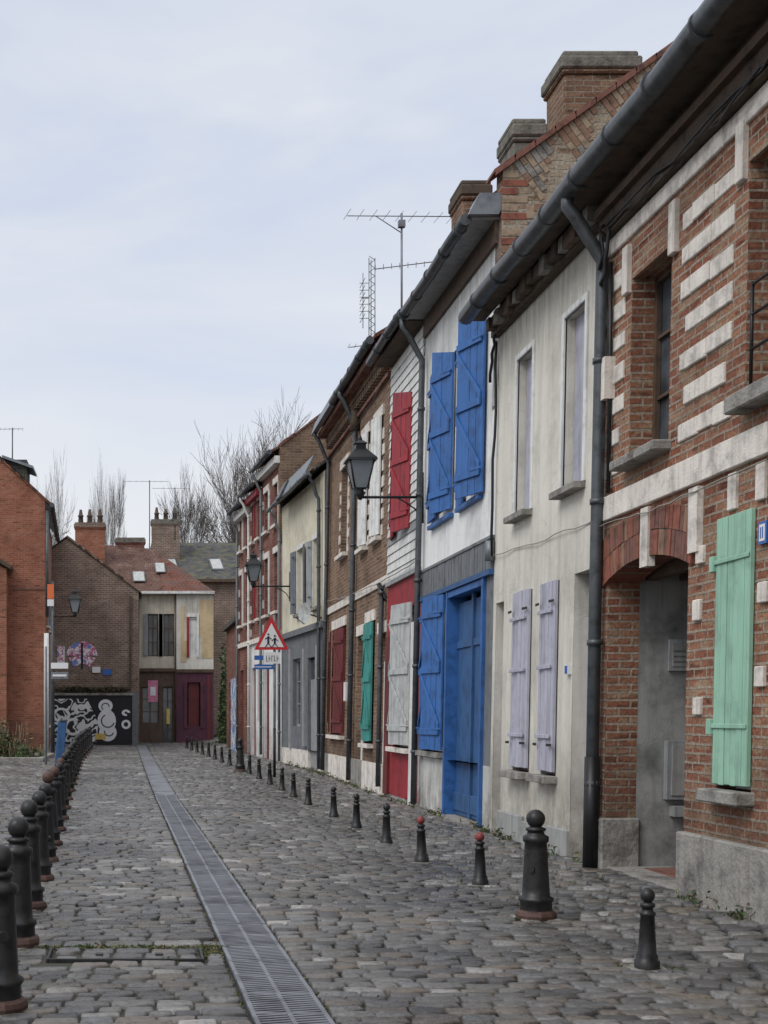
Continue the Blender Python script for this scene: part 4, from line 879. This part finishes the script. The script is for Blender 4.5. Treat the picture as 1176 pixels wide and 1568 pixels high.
for k in range(6): t.tube([(4.42,25.7,9.5+k*.14),(4.42,26.3,9.5+k*.14)],.007,M['zincL'],4); t.tube([(4.36,26,9.5+k*.14),(4.55,26,9.5+k*.14)],.007,M['zincL'],4)
t.tube([(4.43,26,9.3),(4.43,26,10.4)],.008,M['zincL'],4); yagi(t,4.4,26,8.95,.5,5,.3,0); t.build('lattice_mast',e)
for (x,y,z0,z1,L) in ((.45,64,9.5,13.1,2.2),(1.85,70,11,13.8,2.0),(-4.9,50,11,12.6,1.2)):
    e=empty('tv_antenna',(x,y,z0)); t=MB(); t.tube([(x,y,z0),(x,y,z1)],.025,M['zinc'],5); yagi(t,x-.2,y,z1-.05,L,8,.5,.15); t.build('mast_and_elements',e)
# ---------------------------------------------------------------- bare trees
def tree(x,y,h,halfw,seed):
    rr=random.Random(seed); mb=MB(); m=M['bark']
    def br(p,d,L,r,lv):
        pts=[p]; rs=[r]; q=p.copy(); dd=d.copy(); n=3
        for i in range(n):
            dd=(dd+Vector((rr.gauss(0,.13),rr.gauss(0,.13),rr.gauss(.03,.09)))).normalized(); q=q+dd*L/n; pts.append(q.copy()); rs.append(r*(1-.45*(i+1)/n))
        mb.tube(pts,rs,m,5 if lv<3 else 3,False)
        if lv>=6: return
        for i in range(4 if 0<lv<5 else 3):
            t=rr.uniform(.35,1) if i else 1; idx=min(n,max(1,round(t*n)))
            a=rr.uniform(0,2*math.pi); sp=rr.uniform(.4,.95)
            nd=(dd+Vector((math.cos(a)*sp,math.sin(a)*sp,rr.uniform(-.05,.22)))).normalized()
            br(pts[idx],nd,L*rr.uniform(.66,.84),max(.014,rs[idx]*.72),lv+1)
    br(Vector((0,0,0)),Vector((0,0,1)),h*.28,h*.014,0)
    zs_=sorted(v[2] for v in mb.v); top=zs_[int(len(zs_)*.96)]; xs_=sorted(abs(v[0]) for v in mb.v); wd=xs_[int(len(xs_)*.93)]; k=h/top; kx=halfw/wd
    mb.v=[(x+v[0]*kx,y+v[1]*kx,v[2]*k) for v in mb.v]
    mb.build('bare_tree')
tree(5.0,78,16.8,2.4,3); tree(7.6,80,18.6,2.7,11); tree(2.6,84,15.8,1.8,21); tree(-1.5,80,15.6,1.3,5); tree(-5.2,80,15.2,1.2,8)
# ---------------------------------------------------------------- world, sun, camera
w=bpy.data.worlds.new('World'); scene.world=w; w.use_nodes=True; nt=w.node_tree; bg=nt.nodes['Background']
sky=nt.nodes.new('ShaderNodeTexSky'); sky.sky_type='NISHITA'; sky.sun_disc=False; sky.sun_elevation=math.radians(48); sky.sun_rotation=math.radians(225)
tc=nt.nodes.new('ShaderNodeTexCoord'); gen=tc.outputs['Generated']
sx=nt.nodes.new('ShaderNodeSeparateXYZ'); nt.links.new(gen,sx.inputs[0])
base=ramp(nt,sx.outputs[2],[(0,(8.6,8.7,9.0)),(.12,(8.1,8.4,9.0)),(.25,(7.2,7.8,9.0)),(.48,(6.2,7.0,8.7)),(.75,(13,13.4,14)),(1,(15,15.2,15.6))])
n1=N(nt,'ShaderNodeTexNoise',Scale=2.6,Detail=8.0,Roughness=.52,Distortion=.35); nt.links.new(mapping(nt,gen,(1,1,3.4),(3.1,.4,.2)),n1.inputs['Vector'])
cl=ramp(nt,n1.outputs['Fac'],[(.36,g3(0)),(.64,g3(.85))])
c=mix(nt,base,(9.0,9.1,9.35),cl)
dn=ramp(nt,sx.outputs[2],[(.4,g3(1)),(.6,g3(0))])
c2=mix(nt,base,c,dn)
fin=mix(nt,c2,sky.outputs[0],.12)
nt.links.new(fin,bg.inputs['Color']); bg.inputs['Strength'].default_value=.1
sl=bpy.data.lights.new('sun','SUN'); sl.energy=1.5; sl.angle=math.radians(30); sl.color=(1,.97,.93); so=bpy.data.objects.new('sun',sl); scene.collection.objects.link(so)
so.rotation_euler=Vector((.60,.40,-.72)).to_track_quat('-Z','Y').to_euler()
cam=bpy.data.cameras.new('camera'); co=bpy.data.objects.new('camera',cam); scene.collection.objects.link(co); scene.camera=co
co.location=(0,0,1.6); co.rotation_euler=(math.radians(90),0,0); cam.sensor_width=36; cam.lens=2000/1568*36; cam.shift_x=373/1568; cam.shift_y=311/1568; cam.clip_start=.1; cam.clip_end=1500
scene.view_settings.view_transform='Standard'
